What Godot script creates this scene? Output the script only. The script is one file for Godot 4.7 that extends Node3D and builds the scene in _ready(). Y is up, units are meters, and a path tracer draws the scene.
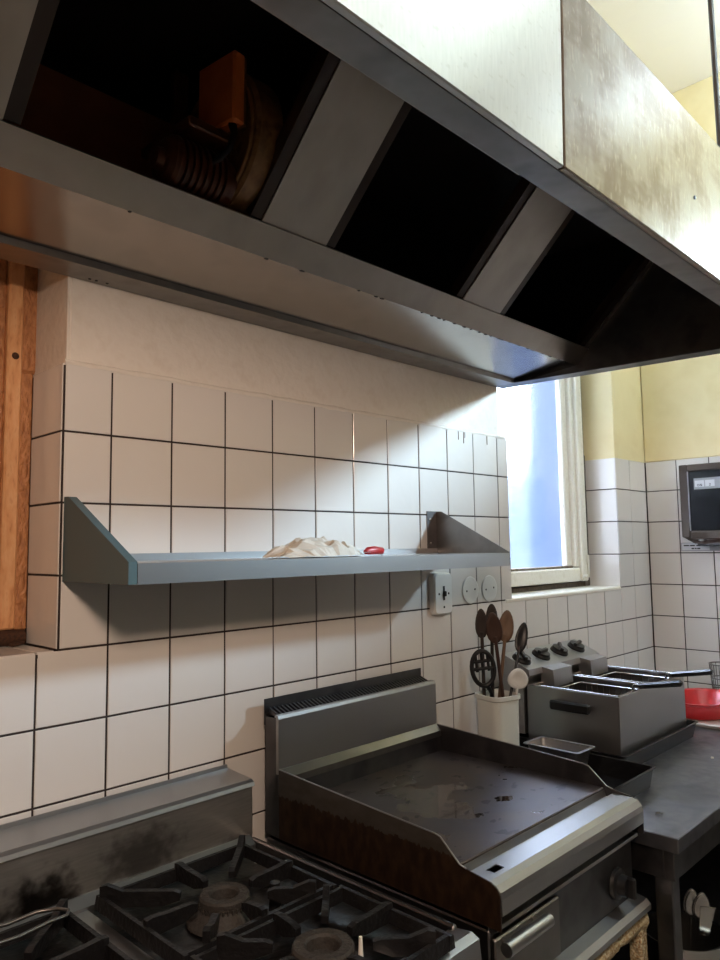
extends Node3D
# A restaurant kitchen corner: tiled wall, steel extractor hood, hob, griddle and fryer.
# x runs right along the tiled wall, y is up, z comes out of the wall into the room (metres).

const TP := 0.152           # tile pitch
const TY := 1.905           # height of the topmost tile joint line
const XR := 2.988           # face of the right wall
const X_PIER_L := 0.04      # left end of the tiled pier
const X_PIER_R := 1.742
const X_WIN_R := 2.655      # right reveal of the window
const Y_SILL := 1.297
const Y_CEIL := 3.75

var rng := RandomNumberGenerator.new()
var M := {}                 # materials
var used := {}              # numbered names

# ---------------------------------------------------------------- mesh builder
class MB:
	var st := SurfaceTool.new()
	var xf := Transform3D.IDENTITY
	func _init():
		st.begin(Mesh.PRIMITIVE_TRIANGLES)
		st.set_smooth_group(-1)
	func v(p: Vector3, uv := Vector2.ZERO):
		st.set_uv(uv)
		st.add_vertex(xf * p)
	# corners run counter-clockwise seen from outside
	func tri(a, b, c, ua := Vector2.ZERO, ub := Vector2.ZERO, uc := Vector2.ZERO):
		v(a, ua); v(c, uc); v(b, ub)
	func quad(a, b, c, d, ua := Vector2(0, 1), ub := Vector2(1, 1), uc := Vector2(1, 0), ud := Vector2(0, 0)):
		tri(a, b, c, ua, ub, uc); tri(a, c, d, ua, uc, ud)
	func quad_out(a: Vector3, b: Vector3, c: Vector3, d: Vector3, mid: Vector3, ua := Vector2(0, 1), ub := Vector2(1, 1), uc := Vector2(1, 0), ud := Vector2(0, 0)):
		if (b - a).cross(c - a).dot((a + c) * 0.5 - mid) >= 0.0: quad(a, b, c, d, ua, ub, uc, ud)
		else: quad(d, c, b, a, ud, uc, ub, ua)
	func tri_out(a: Vector3, b: Vector3, c: Vector3, mid: Vector3):
		if (b - a).cross(c - a).dot((a + b + c) / 3.0 - mid) >= 0.0: tri(a, b, c)
		else: tri(a, c, b)
	# box between two corners with chamfered edges
	func box(lo: Vector3, hi: Vector3, bev := 0.002):
		var c := (lo + hi) * 0.5
		var h := (hi - lo) * 0.5
		var b := minf(bev, minf(h.x, minf(h.y, h.z)) * 0.95)
		for ax in 3:
			var u := (ax + 1) % 3
			var w := (ax + 2) % 3
			for s in [-1.0, 1.0]:
				var q := []
				for k in [[-1.0, -1.0], [1.0, -1.0], [1.0, 1.0], [-1.0, 1.0]]:
					var p := c
					p[ax] += s * h[ax]
					p[u] += k[0] * (h[u] - b)
					p[w] += k[1] * (h[w] - b)
					q.append(p)
				# texture runs along the horizontal and the vertical of each face
				var uvs := []
				for p in q:
					var r: Vector3 = (p - c)
					var f := Vector3(r.x / h.x, r.y / h.y, r.z / h.z) * 0.5 + Vector3(0.5, 0.5, 0.5)
					if ax == 0: uvs.append(Vector2(f.z, 1.0 - f.y))
					elif ax == 1: uvs.append(Vector2(f.x, f.z))
					else: uvs.append(Vector2(f.x, 1.0 - f.y))
				quad_out(q[0], q[1], q[2], q[3], c, uvs[0], uvs[1], uvs[2], uvs[3])
		if b <= 0.0: return
		for ax in 3:
			var u := (ax + 1) % 3
			var w := (ax + 2) % 3
			for k in [[-1.0, -1.0], [1.0, -1.0], [1.0, 1.0], [-1.0, 1.0]]:
				var a0 := c; var a1 := c; var b0 := c; var b1 := c
				a0[ax] -= h[ax] - b; a1[ax] += h[ax] - b; b0[ax] -= h[ax] - b; b1[ax] += h[ax] - b
				a0[u] += k[0] * h[u]; a1[u] += k[0] * h[u]; a0[w] += k[1] * (h[w] - b); a1[w] += k[1] * (h[w] - b)
				b0[u] += k[0] * (h[u] - b); b1[u] += k[0] * (h[u] - b); b0[w] += k[1] * h[w]; b1[w] += k[1] * h[w]
				quad_out(a0, a1, b1, b0, c)
		for sx in [-1.0, 1.0]:
			for sy in [-1.0, 1.0]:
				for sz in [-1.0, 1.0]:
					tri_out(c + Vector3(sx * h.x, sy * (h.y - b), sz * (h.z - b)), c + Vector3(sx * (h.x - b), sy * h.y, sz * (h.z - b)), c + Vector3(sx * (h.x - b), sy * (h.y - b), sz * h.z), c)
	# polygon extruded along an axis: for x the polygon is (z, y), for y it is (x, z), for z it is (x, y)
	func prism(poly: Array, axis: String, from: float, to: float):
		var pts := PackedVector2Array(poly)
		var idx := Geometry2D.triangulate_polygon(pts)
		var at := func(p: Vector2, t: float) -> Vector3:
			if axis == "x": return Vector3(t, p.y, p.x)
			if axis == "y": return Vector3(p.x, t, p.y)
			return Vector3(p.x, p.y, t)
		var lo := pts[0]; var hi := pts[0]
		for p in pts: lo = lo.min(p); hi = hi.max(p)
		var d: Vector2 = (hi - lo).max(Vector2(1e-6, 1e-6))
		var dir: Vector3 = at.call(Vector2.ZERO, 1.0)
		var uvp := func(p: Vector2) -> Vector2: return Vector2((p.x - lo.x) / d.x, 1.0 - (p.y - lo.y) / d.y)
		for i in range(0, idx.size(), 3):
			for e in [[from, -1.0], [to, 1.0]]:
				var a: Vector3 = at.call(pts[idx[i]], e[0]); var b: Vector3 = at.call(pts[idx[i + 1]], e[0]); var c: Vector3 = at.call(pts[idx[i + 2]], e[0])
				if (b - a).cross(c - a).dot(dir) * e[1] * signf(to - from) >= 0.0: tri(a, b, c, uvp.call(pts[idx[i]]), uvp.call(pts[idx[i + 1]]), uvp.call(pts[idx[i + 2]]))
				else: tri(a, c, b, uvp.call(pts[idx[i]]), uvp.call(pts[idx[i + 2]]), uvp.call(pts[idx[i + 1]]))
		var area := 0.0
		for i in pts.size(): area += pts[i].cross(pts[(i + 1) % pts.size()])
		for i in pts.size():
			var p := pts[i]; var q := pts[(i + 1) % pts.size()]
			var n2 := Vector2((q - p).y, -(q - p).x) * signf(area)     # outward in the plane
			var a: Vector3 = at.call(p, from); var b: Vector3 = at.call(q, from); var c: Vector3 = at.call(q, to); var e: Vector3 = at.call(p, to)
			var out: Vector3 = at.call(n2, 0.0)
			if (b - a).cross(c - a).dot(out) >= 0.0: quad(a, b, c, e)
			else: quad(e, c, b, a)
	# bent sheet metal: a polyline in the plane across an axis, given a thickness
	func sheet(line: Array, axis: String, from: float, to: float, t := 0.0015):
		var up := []; var down := []
		for i in line.size():
			var p: Vector2 = line[i]
			var a: Vector2 = (p - line[i - 1]).normalized() if i > 0 else (line[1] - p).normalized()
			var b: Vector2 = (line[i + 1] - p).normalized() if i < line.size() - 1 else a
			var n := Vector2(-(a + b).y, (a + b).x).normalized()
			var k := t * 0.5 / maxf(0.35, n.dot(Vector2(-a.y, a.x)))
			up.append(p + n * k); down.append(p - n * k)
		down.reverse()
		prism(up + down, axis, from, to)
	func tube(path: Array, r, sides := 10, cap := true):
		st.set_smooth_group(0)
		var rings := []
		var n := Vector3.ZERO
		for i in path.size():
			var p: Vector3 = path[i]
			var t: Vector3 = ((path[mini(i + 1, path.size() - 1)] as Vector3) - (path[maxi(i - 1, 0)] as Vector3)).normalized()
			if i == 0: n = t.cross(Vector3.UP if absf(t.y) < 0.9 else Vector3.RIGHT).normalized()
			else: n = (n - t * n.dot(t)).normalized()
			var b := t.cross(n)
			var rad: float = r[i] if r is Array else r
			var ring := []
			for k in sides:
				var a := TAU * k / sides
				ring.append(p + (n * cos(a) + b * sin(a)) * rad)
			rings.append(ring)
		for i in rings.size() - 1:
			for k in sides:
				var k2 := (k + 1) % sides
				quad(rings[i][k], rings[i][k2], rings[i + 1][k2], rings[i + 1][k])
		st.set_smooth_group(-1)
		if cap:
			for e in [[0, -1.0], [rings.size() - 1, 1.0]]:
				var ring: Array = rings[e[0]]
				var mid: Vector3 = path[e[0]]
				for k in sides:
					if e[1] > 0: tri(mid, ring[k], ring[(k + 1) % sides])
					else: tri(mid, ring[(k + 1) % sides], ring[k])
	# profile of (radius, height) turned round y; sharp keeps the edges between its segments
	func lathe(prof: Array, sides := 20, sharp := true):
		for i in prof.size() - 1:
			st.set_smooth_group(i + 1 if sharp else 0)
			var p: Vector2 = prof[i]; var q: Vector2 = prof[i + 1]
			for k in sides:
				var a := TAU * k / sides; var b := TAU * (k + 1) / sides
				var p0 := Vector3(p.x * cos(a), p.y, p.x * sin(a)); var p1 := Vector3(p.x * cos(b), p.y, p.x * sin(b))
				var q0 := Vector3(q.x * cos(a), q.y, q.x * sin(a)); var q1 := Vector3(q.x * cos(b), q.y, q.x * sin(b))
				if p.x < 1e-6: tri(p0, q0, q1)
				elif q.x < 1e-6: tri(p0, q0, p1)
				else: quad(p0, q0, q1, p1)
		st.set_smooth_group(-1)
	# stacked outlines joined by smooth walls, each an array of Vector3 of the same length
	func loft(rings: Array, smooth := false):
		for i in rings.size() - 1:
			st.set_smooth_group(i + 1 if not smooth else 0)
			var n: int = rings[i].size()
			for k in n:
				var k2 := (k + 1) % n
				quad(rings[i][k], rings[i + 1][k], rings[i + 1][k2], rings[i][k2])
		st.set_smooth_group(-1)
	func done() -> ArrayMesh:
		st.generate_normals()
		return st.commit()

func mb(t := Transform3D.IDENTITY) -> MB:
	var b := MB.new()
	b.xf = t
	return b

# ---------------------------------------------------------------- naming and tagging
func numbered(n: String) -> String:
	if not used.has(n):
		used[n] = 0
		return n
	used[n] += 1
	return "%s_%03d" % [n, used[n]]

func tag(o: Node, label: String, category: String, group := "", kind := ""):
	if label: o.set_meta("label", label)
	if category: o.set_meta("category", category)
	if group: o.set_meta("group", group)
	if kind: o.set_meta("kind", kind)

func thing(n: String, label: String, category: String, at := Vector3.ZERO, group := "", kind := "") -> Node3D:
	var o := Node3D.new()
	o.name = numbered(n)
	add_child(o, true)
	o.position = at
	tag(o, label, category, group, kind)
	return o

func put(b: MB, n: String, m: Material, parent: Node = null, label := "") -> MeshInstance3D:
	return put_mesh(b.done(), n, m, parent, label)

func put_mesh(mesh: Mesh, n: String, m: Material, parent: Node = null, label := "") -> MeshInstance3D:
	var o := MeshInstance3D.new()
	o.mesh = mesh
	o.material_override = m
	if parent == null:
		o.name = numbered(n)
		add_child(o, true)
	else:
		o.name = n
		parent.add_child(o, true)
	if label: o.set_meta("label", label)
	return o

# ---------------------------------------------------------------- textures and materials
func noise_img(size: int, freq: float, seed_n: int, oct := 4, kind := FastNoiseLite.TYPE_SIMPLEX_SMOOTH) -> Image:
	var n := FastNoiseLite.new()
	n.noise_type = kind
	n.seed = seed_n
	n.frequency = freq
	n.fractal_octaves = oct
	var im := n.get_seamless_image(size, size)
	im.convert(Image.FORMAT_L8)
	return im

func tex(im: Image) -> ImageTexture:
	im.generate_mipmaps()
	return ImageTexture.create_from_image(im)

# grey noise, stretched along one side, between two values
func streak_tex(size: int, fx: float, fy: float, lo: float, hi: float, seed_n: int) -> ImageTexture:
	var n := FastNoiseLite.new()
	n.seed = seed_n
	n.frequency = 1.0
	n.fractal_octaves = 3
	var im := Image.create(size, size, false, Image.FORMAT_RGB8)
	for y in size:
		for x in size:
			# wrapped by blending the two ends of the square
			var u := float(x) / size; var w := float(y) / size
			var a := n.get_noise_2d(u * fx, w * fy); var b := n.get_noise_2d((u - 1.0) * fx, w * fy)
			var c := n.get_noise_2d(u * fx, (w - 1.0) * fy)
			var t := lerpf(lerpf(a, b, u), c, w * 0.5) * 0.9 + 0.5
			var g := lerpf(lo, hi, clampf(t, 0.0, 1.0))
			im.set_pixel(x, y, Color(g, g, g))
	return tex(im)

# two or more colours mixed by noise
func ramp_tex(size: int, freq: float, cols: Array, seed_n: int, oct := 4, bias := 0.0) -> ImageTexture:
	var src := noise_img(size, freq, seed_n, oct)
	var im := Image.create(size, size, false, Image.FORMAT_RGB8)
	for y in size:
		for x in size:
			var t := clampf(src.get_pixel(x, y).r + bias, 0.0, 0.999) * (cols.size() - 1)
			var i := int(t)
			im.set_pixel(x, y, (cols[i] as Color).lerp(cols[i + 1], t - i))
	return tex(im)

func c8(r: int, g: int, b: int) -> Color: return Color8(r, g, b)

func mat(n: String, col: Color, rough := 0.5, metal := 0.0, spec := 0.5) -> StandardMaterial3D:
	var m := StandardMaterial3D.new()
	m.resource_name = n
	m.albedo_color = col
	m.roughness = rough
	m.metallic = metal
	m.metallic_specular = spec
	M[n] = m
	return m

func tri_map(m: StandardMaterial3D, sc: Vector3, world := true):
	m.uv1_triplanar = true
	m.uv1_world_triplanar = world
	m.uv1_scale = sc

func relief(m: StandardMaterial3D, im: Image, cm: float):
	m.heightmap_enabled = true
	m.heightmap_texture = tex(im)
	m.heightmap_scale = cm

func make_materials():
	var fine := noise_img(256, 0.03, 11, 4)
	var soft := noise_img(256, 0.012, 12, 3)
	var m := mat("tile_white", c8(222, 218, 214), 0.14)
	relief(m, soft, 0.05); tri_map(m, Vector3(3, 3, 3))
	m = mat("tile_warm", c8(221, 217, 212), 0.16)
	relief(m, soft, 0.05); tri_map(m, Vector3(3.3, 3.3, 3.3))
	m = mat("tile_cool", c8(219, 216, 213), 0.13)
	relief(m, soft, 0.05); tri_map(m, Vector3(2.7, 2.7, 2.7))
	m = mat("grout", Color.WHITE, 0.85)
	m.albedo_texture = ramp_tex(128, 0.04, [c8(34, 26, 24), c8(58, 46, 42)], 5); tri_map(m, Vector3(6, 6, 6))
	m = mat("plaster_gloss", Color.WHITE, 0.22)
	m.albedo_texture = ramp_tex(256, 0.015, [c8(222, 214, 204), c8(230, 224, 216), c8(226, 219, 210)], 7)
	relief(m, fine, 0.12); tri_map(m, Vector3(4, 4, 4))
	m = mat("plaster_yellow", Color.WHITE, 0.55)
	m.albedo_texture = ramp_tex(256, 0.01, [c8(228, 211, 162), c8(234, 219, 174), c8(231, 215, 168)], 8)
	relief(m, fine, 0.08); tri_map(m, Vector3(1.5, 1.5, 1.5))
	m = mat("ceiling_paint", Color.WHITE, 0.7)
	m.albedo_texture = ramp_tex(128, 0.01, [c8(242, 237, 227), c8(246, 241, 232)], 9); tri_map(m, Vector3(0.7, 0.7, 0.7))
	m = mat("floor_tile", Color.WHITE, 0.4)
	m.albedo_texture = ramp_tex(128, 0.02, [c8(128, 122, 118), c8(142, 136, 131)], 10); tri_map(m, Vector3(1, 1, 1))
	m = mat("white_paint", Color.WHITE, 0.35)
	m.albedo_texture = ramp_tex(256, 0.02, [c8(222, 216, 200), c8(234, 230, 218), c8(226, 221, 207)], 13)
	relief(m, fine, 0.06); tri_map(m, Vector3(5, 5, 5))
	m = mat("old_white_wood", Color.WHITE, 0.7)
	m.albedo_texture = ramp_tex(256, 0.03, [c8(66, 54, 44), c8(112, 98, 80), c8(190, 180, 158)], 14); tri_map(m, Vector3(8, 3, 8))
	m = mat("weathered_wood", Color.WHITE, 0.8)
	m.albedo_texture = ramp_tex(256, 0.03, [c8(62, 52, 44), c8(96, 84, 72)], 15); tri_map(m, Vector3(9, 2, 9))
	m = mat("shaded_exterior", c8(46, 60, 84), 0.8)  # shade on the outer reveal is put into this dark blue
	m = mat("exterior_wall", c8(46, 56, 68), 0.85)  # yard wall colour darkened the same way, shade included
	# brown peeling window board
	m = mat("brown_wood", Color.WHITE, 0.5)
	m.albedo_texture = ramp_tex(512, 0.02, [c8(176, 118, 74), c8(208, 152, 104), c8(214, 160, 112), c8(218, 168, 122), c8(196, 138, 90)], 16, 3)
	relief(m, fine, 0.15); tri_map(m, Vector3(5, 1.6, 5))
	m = mat("brown_wood_dark", Color.WHITE, 0.6)
	m.albedo_texture = ramp_tex(256, 0.03, [c8(150, 98, 62), c8(178, 122, 78), c8(192, 136, 90)], 17, 5)
	relief(m, fine, 0.5); tri_map(m, Vector3(9, 4, 9))
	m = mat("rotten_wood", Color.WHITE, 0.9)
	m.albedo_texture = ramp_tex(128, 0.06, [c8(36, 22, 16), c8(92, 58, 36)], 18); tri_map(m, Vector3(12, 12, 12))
	# steels
	m = mat("steel", c8(173, 173, 174), 1.0, 1.0)
	m.roughness = 0.38; tri_map(m, Vector3(2.2, 2.2, 2.2))
	m = mat("steel_panel", Color.WHITE, 1.0, 1.0)
	m.albedo_texture = ramp_tex(256, 0.012, [c8(140, 135, 130), c8(150, 145, 140), c8(145, 140, 135)], 23)
	m.roughness = 0.2; tri_map(m, Vector3(1.5, 1.5, 1.5))
	m = mat("steel_soiled", Color.WHITE, 0.36, 1.0)
	m.albedo_texture = ramp_tex(256, 0.014, [c8(109, 106, 104), c8(135, 132, 130), c8(123, 120, 118)], 24); tri_map(m, Vector3(1.8, 1.8, 1.8))
	m = mat("steel_dark", Color.WHITE, 0.38, 1.0)
	m.albedo_texture = ramp_tex(256, 0.014, [c8(81, 80, 83), c8(105, 104, 106), c8(93, 92, 94)], 25); tri_map(m, Vector3(1.8, 1.8, 1.8))
	m = mat("hood_steel", Color.WHITE, 0.4, 1.0)
	m.albedo_texture = ramp_tex(256, 0.014, [c8(158, 151, 143), c8(176, 169, 161), c8(167, 160, 152)], 46); tri_map(m, Vector3(1.6, 1.6, 1.6))
	m = mat("steel_shine", c8(190, 188, 186), 0.2, 1.0)
	m = mat("shelf_side", c8(76, 102, 110), 0.45, 0.1)  # teal reflection seen on the steel is put into this colour
	m = mat("grease_metal", Color.WHITE, 0.32, 0.15)
	m.albedo_texture = ramp_tex(256, 0.02, [c8(58, 30, 20), c8(98, 56, 36), c8(76, 42, 27)], 26)
	relief(m, soft, 0.1); tri_map(m, Vector3(3, 3, 3))
	m = mat("grease_brown", Color.WHITE, 0.4)
	m.albedo_texture = ramp_tex(128, 0.02, [c8(160, 100, 66), c8(182, 118, 80)], 44); tri_map(m, Vector3(3, 3, 3))
	m = mat("rust_film", c8(120, 100, 84), 0.4)
	m = mat("rail_grease", c8(44, 27, 20), 0.3, 0.1)
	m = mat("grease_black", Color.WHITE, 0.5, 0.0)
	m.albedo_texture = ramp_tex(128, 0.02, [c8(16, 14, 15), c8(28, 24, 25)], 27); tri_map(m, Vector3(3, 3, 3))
	m = mat("grease_olive", Color.WHITE, 0.35, 0.2)
	m.albedo_texture = ramp_tex(256, 0.02, [c8(86, 58, 36), c8(146, 110, 70), c8(120, 84, 52)], 28)
	relief(m, soft, 0.15); tri_map(m, Vector3(4, 4, 4))
	m = mat("orange_paint", Color.WHITE, 0.4)
	m.albedo_texture = ramp_tex(128, 0.02, [c8(206, 104, 48), c8(226, 128, 66)], 29); tri_map(m, Vector3(6, 6, 6))
	m = mat("cast_iron", Color.WHITE, 0.42, 0.1)
	m.albedo_texture = ramp_tex(256, 0.03, [c8(13, 13, 15), c8(26, 25, 27), c8(18, 18, 20)], 30)
	relief(m, fine, 0.12); tri_map(m, Vector3(8, 8, 8))
	m = mat("burner_iron", Color.WHITE, 0.7, 0.15)
	m.albedo_texture = ramp_tex(256, 0.04, [c8(30, 28, 27), c8(60, 56, 53), c8(44, 41, 39)], 31)
	relief(m, fine, 0.15); tri_map(m, Vector3(12, 12, 12))
	m = mat("hob_black", Color.WHITE, 0.3, 0.1)
	m.albedo_texture = ramp_tex(256, 0.03, [c8(12, 12, 13), c8(30, 28, 27)], 32)
	relief(m, fine, 0.1); tri_map(m, Vector3(4, 4, 4))
	m = mat("black_plastic", c8(22, 22, 24), 0.35)
	m = mat("black_tray", c8(20, 20, 22), 0.25)
	m = mat("cream_plastic", c8(214, 216, 210), 0.3)
	m = mat("white_plastic", c8(226, 226, 224), 0.3)
	m = mat("switch_dark", c8(70, 68, 66), 0.4)
	m = mat("red_plastic", c8(176, 24, 28), 0.35)
	m = mat("wood_dark", Color.WHITE, 0.55)
	m.albedo_texture = ramp_tex(128, 0.03, [c8(54, 35, 27), c8(76, 51, 40)], 33); tri_map(m, Vector3(14, 4, 14))
	m = mat("wood_light", Color.WHITE, 0.55)
	m.albedo_texture = ramp_tex(128, 0.03, [c8(96, 72, 54), c8(120, 92, 68)], 34); tri_map(m, Vector3(14, 4, 14))
	m = mat("wood_grey", Color.WHITE, 0.6)
	m.albedo_texture = ramp_tex(128, 0.03, [c8(40, 33, 31), c8(62, 52, 47)], 35); tri_map(m, Vector3(14, 4, 14))
	m = mat("paper", Color.WHITE, 0.85)
	m.albedo_texture = ramp_tex(128, 0.02, [c8(196, 190, 178), c8(222, 218, 208)], 36); tri_map(m, Vector3(10, 10, 10))
	m = mat("monitor_grey", c8(76, 68, 62), 0.7, 0.0, 0.25)
	m = mat("screen_black", c8(14, 15, 18), 0.25, 0.0, 0.3)
	m = mat("label_grey", c8(150, 152, 156), 0.5)
	m = mat("label_white", c8(206, 208, 212), 0.5)
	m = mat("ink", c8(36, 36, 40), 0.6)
	m = mat("rust", Color.WHITE, 0.8, 0.1)
	m.albedo_texture = ramp_tex(256, 0.05, [c8(110, 74, 44), c8(178, 152, 112), c8(206, 194, 164), c8(214, 206, 182)], 37)
	relief(m, fine, 0.6); tri_map(m, Vector3(9, 9, 9))
	m = mat("table_steel", Color.WHITE, 0.3, 1.0)
	m.albedo_texture = ramp_tex(256, 0.012, [c8(104, 105, 112), c8(136, 137, 144), c8(120, 121, 128)], 38, 5)
	m.roughness_texture = ramp_tex(256, 0.02, [Color(0.5, 0.5, 0.5), Color(0.9, 0.9, 0.9), Color(0.65, 0.65, 0.65)], 39)
	tri_map(m, Vector3(2, 2, 2)); m.roughness = 0.5
	m = mat("crumb", c8(230, 228, 222), 0.6)
	m = mat("glass_frosted", Color(0.93, 0.96, 1.0, 0.0), 0.16)
	m.refraction_enabled = true
	m.refraction_scale = 0.05
	m = mat("lamp_cool", Color(1, 1, 1), 0.5)
	m.emission_enabled = true; m.emission = Color(0.9, 0.95, 1.0); m.emission_energy_multiplier = 2.0
	m = mat("lamp_warm", Color(1, 1, 1), 0.5)
	m.emission_enabled = true; m.emission = Color(1.0, 0.7, 0.42); m.emission_energy_multiplier = 1.2

# ---------------------------------------------------------------- camera, sky, light
func make_view():
	var cam := Camera3D.new()
	cam.name = "camera"
	cam.position = Vector3(-0.6102, 1.4997, 1.5083)
	cam.rotation_degrees = Vector3(5.2448, -45.7696, -0.8148)
	cam.fov = 66.7886
	cam.near = 0.02
	add_child(cam)
	cam.current = true
	var we := WorldEnvironment.new()
	we.name = "environment"
	var e := Environment.new()
	var sky := Sky.new()
	var ps := ProceduralSkyMaterial.new()
	ps.sky_top_color = c8(224, 236, 255)
	ps.sky_horizon_color = c8(240, 246, 255)
	ps.ground_bottom_color = c8(120, 124, 130)
	ps.ground_horizon_color = c8(190, 198, 210)
	ps.sky_energy_multiplier = 5.0
	ps.ground_energy_multiplier = 1.7
	sky.sky_material = ps
	e.background_mode = Environment.BG_SKY
	e.sky = sky
	e.ambient_light_source = Environment.AMBIENT_SOURCE_SKY
	e.tonemap_mode = Environment.TONE_MAPPER_LINEAR
	e.tonemap_exposure = 1.0
	e.sdfgi_enabled = true
	e.ssao_enabled = true
	e.ssil_enabled = true
	we.environment = e
	add_child(we)

const FLOOD := Vector3(2.86, 2.58, 1.92)         # daylight floodlight on the right wall
const FLOOD_AIM := Vector3(0.72, 2.42, 0.0)
const BULB := Vector3(-0.55, 2.07, 1.56)         # warm pendant over the viewer
const GLOBES := [Vector3(1.25, 3.42, 2.1), Vector3(2.5, 3.45, 1.35)]

func omni(at: Vector3, col: Color, energy: float, size: float, n: String):
	var l := OmniLight3D.new()
	l.name = n
	l.position = at
	l.light_color = col
	l.light_energy = energy
	l.light_size = size
	l.omni_range = 14.0
	l.omni_attenuation = 2.0
	l.shadow_enabled = true
	add_child(l)

func globe(t: Node3D, at: Vector3, r: float, m: Material):
	var b := mb(Transform3D(Basis(), at))
	var prof := []
	for i in 13: prof.append(Vector2(r * sin(PI * i / 12.0), -r * cos(PI * i / 12.0)))
	b.lathe(prof, 24, false); put(b, "globe", m, t)
	b = mb(); b.tube([at + Vector3(0, r, 0), Vector3(at.x, Y_CEIL - 0.002, at.z)], 0.005, 8); put(b, "cord", M.white_plastic, t)

func make_lamps():
	# floodlight with a square glass face, on an arm from the right wall
	var t := thing("flood_lamp", "square daylight floodlight on the right wall", "lamp")
	var d := (FLOOD_AIM - FLOOD).normalized()
	var bs := Basis.looking_at(d)
	var b := mb(Transform3D(bs, FLOOD)); b.box(Vector3(-0.14, -0.12, 0.012), Vector3(0.14, 0.12, 0.07), 0.008); put(b, "housing", M.steel_dark, t)
	b = mb(Transform3D(bs, FLOOD)); b.box(Vector3(-0.125, -0.105, 0.0), Vector3(0.125, 0.105, 0.012), 0.002); put(b, "lamp_glass", M.lamp_cool, t)
	b = mb(); b.tube([FLOOD - d * 0.07, Vector3(XR - 0.001, FLOOD.y + 0.02, FLOOD.z + 0.02)], 0.012, 8); put(b, "arm", M.steel_dark, t)
	var sp := SpotLight3D.new()
	sp.name = "flood_lamp_light"
	sp.light_color = Color(0.80, 0.92, 1.0)
	sp.light_energy = 19.0
	sp.light_size = 0.11
	sp.spot_range = 14.0
	sp.spot_attenuation = 2.0
	sp.spot_angle = 28.0
	sp.spot_angle_attenuation = 1.0
	sp.shadow_enabled = true
	sp.transform = Transform3D(bs, FLOOD + d * 0.02)
	add_child(sp)
	# warm bulb over the viewer
	t = thing("pendant_lamp", "warm glowing pendant globe hanging above the viewer", "lamp")
	globe(t, BULB, 0.11, M.lamp_warm)
	omni(BULB, Color(1.0, 0.87, 0.77), 1.68, 0.11, "pendant_lamp_light")
	# two white globes under the ceiling
	for i in 2:
		t = thing("ceiling_lamp", ["white ceiling globe lamp nearer the hood seam", "white ceiling globe lamp nearer the right wall"][i], "lamp", Vector3.ZERO, "white globe lamps under the ceiling")
		globe(t, GLOBES[i], 0.13, M.lamp_cool)
		omni(GLOBES[i], [Color(0.90, 0.99, 0.98), Color(0.84, 0.93, 1.0)][i], [0.72, 1.35][i], 0.13, "ceiling_lamp_light_%d" % i)

# ---------------------------------------------------------------- tiles
var tile_cache := {}
func tile_mesh(w: float, h: float) -> ArrayMesh:
	var key := "%.4f_%.4f" % [w, h]
	if not tile_cache.has(key):
		var b := mb()
		var x := w * 0.5; var y := h * 0.5; var c := 0.0012; var z := -0.006
		var f := [Vector3(-x + c, -y + c, 0), Vector3(x - c, -y + c, 0), Vector3(x - c, y - c, 0), Vector3(-x + c, y - c, 0)]
		var g := [Vector3(-x, -y, -c), Vector3(x, -y, -c), Vector3(x, y, -c), Vector3(-x, y, -c)]
		b.quad(f[0], f[1], f[2], f[3])
		for i in 4:
			var j := (i + 1) % 4
			b.quad(g[i], g[j], f[j], f[i])
			b.quad(Vector3(g[i].x, g[i].y, z), Vector3(g[j].x, g[j].y, z), g[j], g[i])
		tile_cache[key] = b.done()
	return tile_cache[key]

# one tile of a wall: u0..u1 across, y0..y1 up; side: "back" faces +z, "right" faces -x, "reveal_r" faces -x, "up" is a sill
func tile(parent: Node, u0: float, u1: float, v0: float, v1: float, side: String, plane: float):
	var j := 0.0022
	var o := MeshInstance3D.new()
	o.name = "tile"
	o.mesh = tile_mesh(u1 - u0 - 2 * j, v1 - v0 - 2 * j)
	o.material_override = [M.tile_white, M.tile_white, M.tile_warm, M.tile_cool][rng.randi() % 4]
	var tilt := Basis.from_euler(Vector3(rng.randf_range(-0.004, 0.004), rng.randf_range(-0.004, 0.004), 0))
	var proud := rng.randf_range(-0.0006, 0.0004)
	var cu := (u0 + u1) * 0.5; var cv := (v0 + v1) * 0.5
	match side:
		"back": o.transform = Transform3D(tilt, Vector3(cu, cv, plane + proud))
		"right": o.transform = Transform3D(Basis(Vector3.UP, -PI / 2) * tilt, Vector3(plane - proud, cv, cu))
		"up": o.transform = Transform3D(Basis(Vector3.RIGHT, -PI / 2) * tilt, Vector3(cu, plane + proud, cv))
	parent.add_child(o, true)

func structure(n: String, label: String, cat := "wall") -> Node3D:
	return thing(n, label, cat, Vector3.ZERO, "", "structure")

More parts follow.
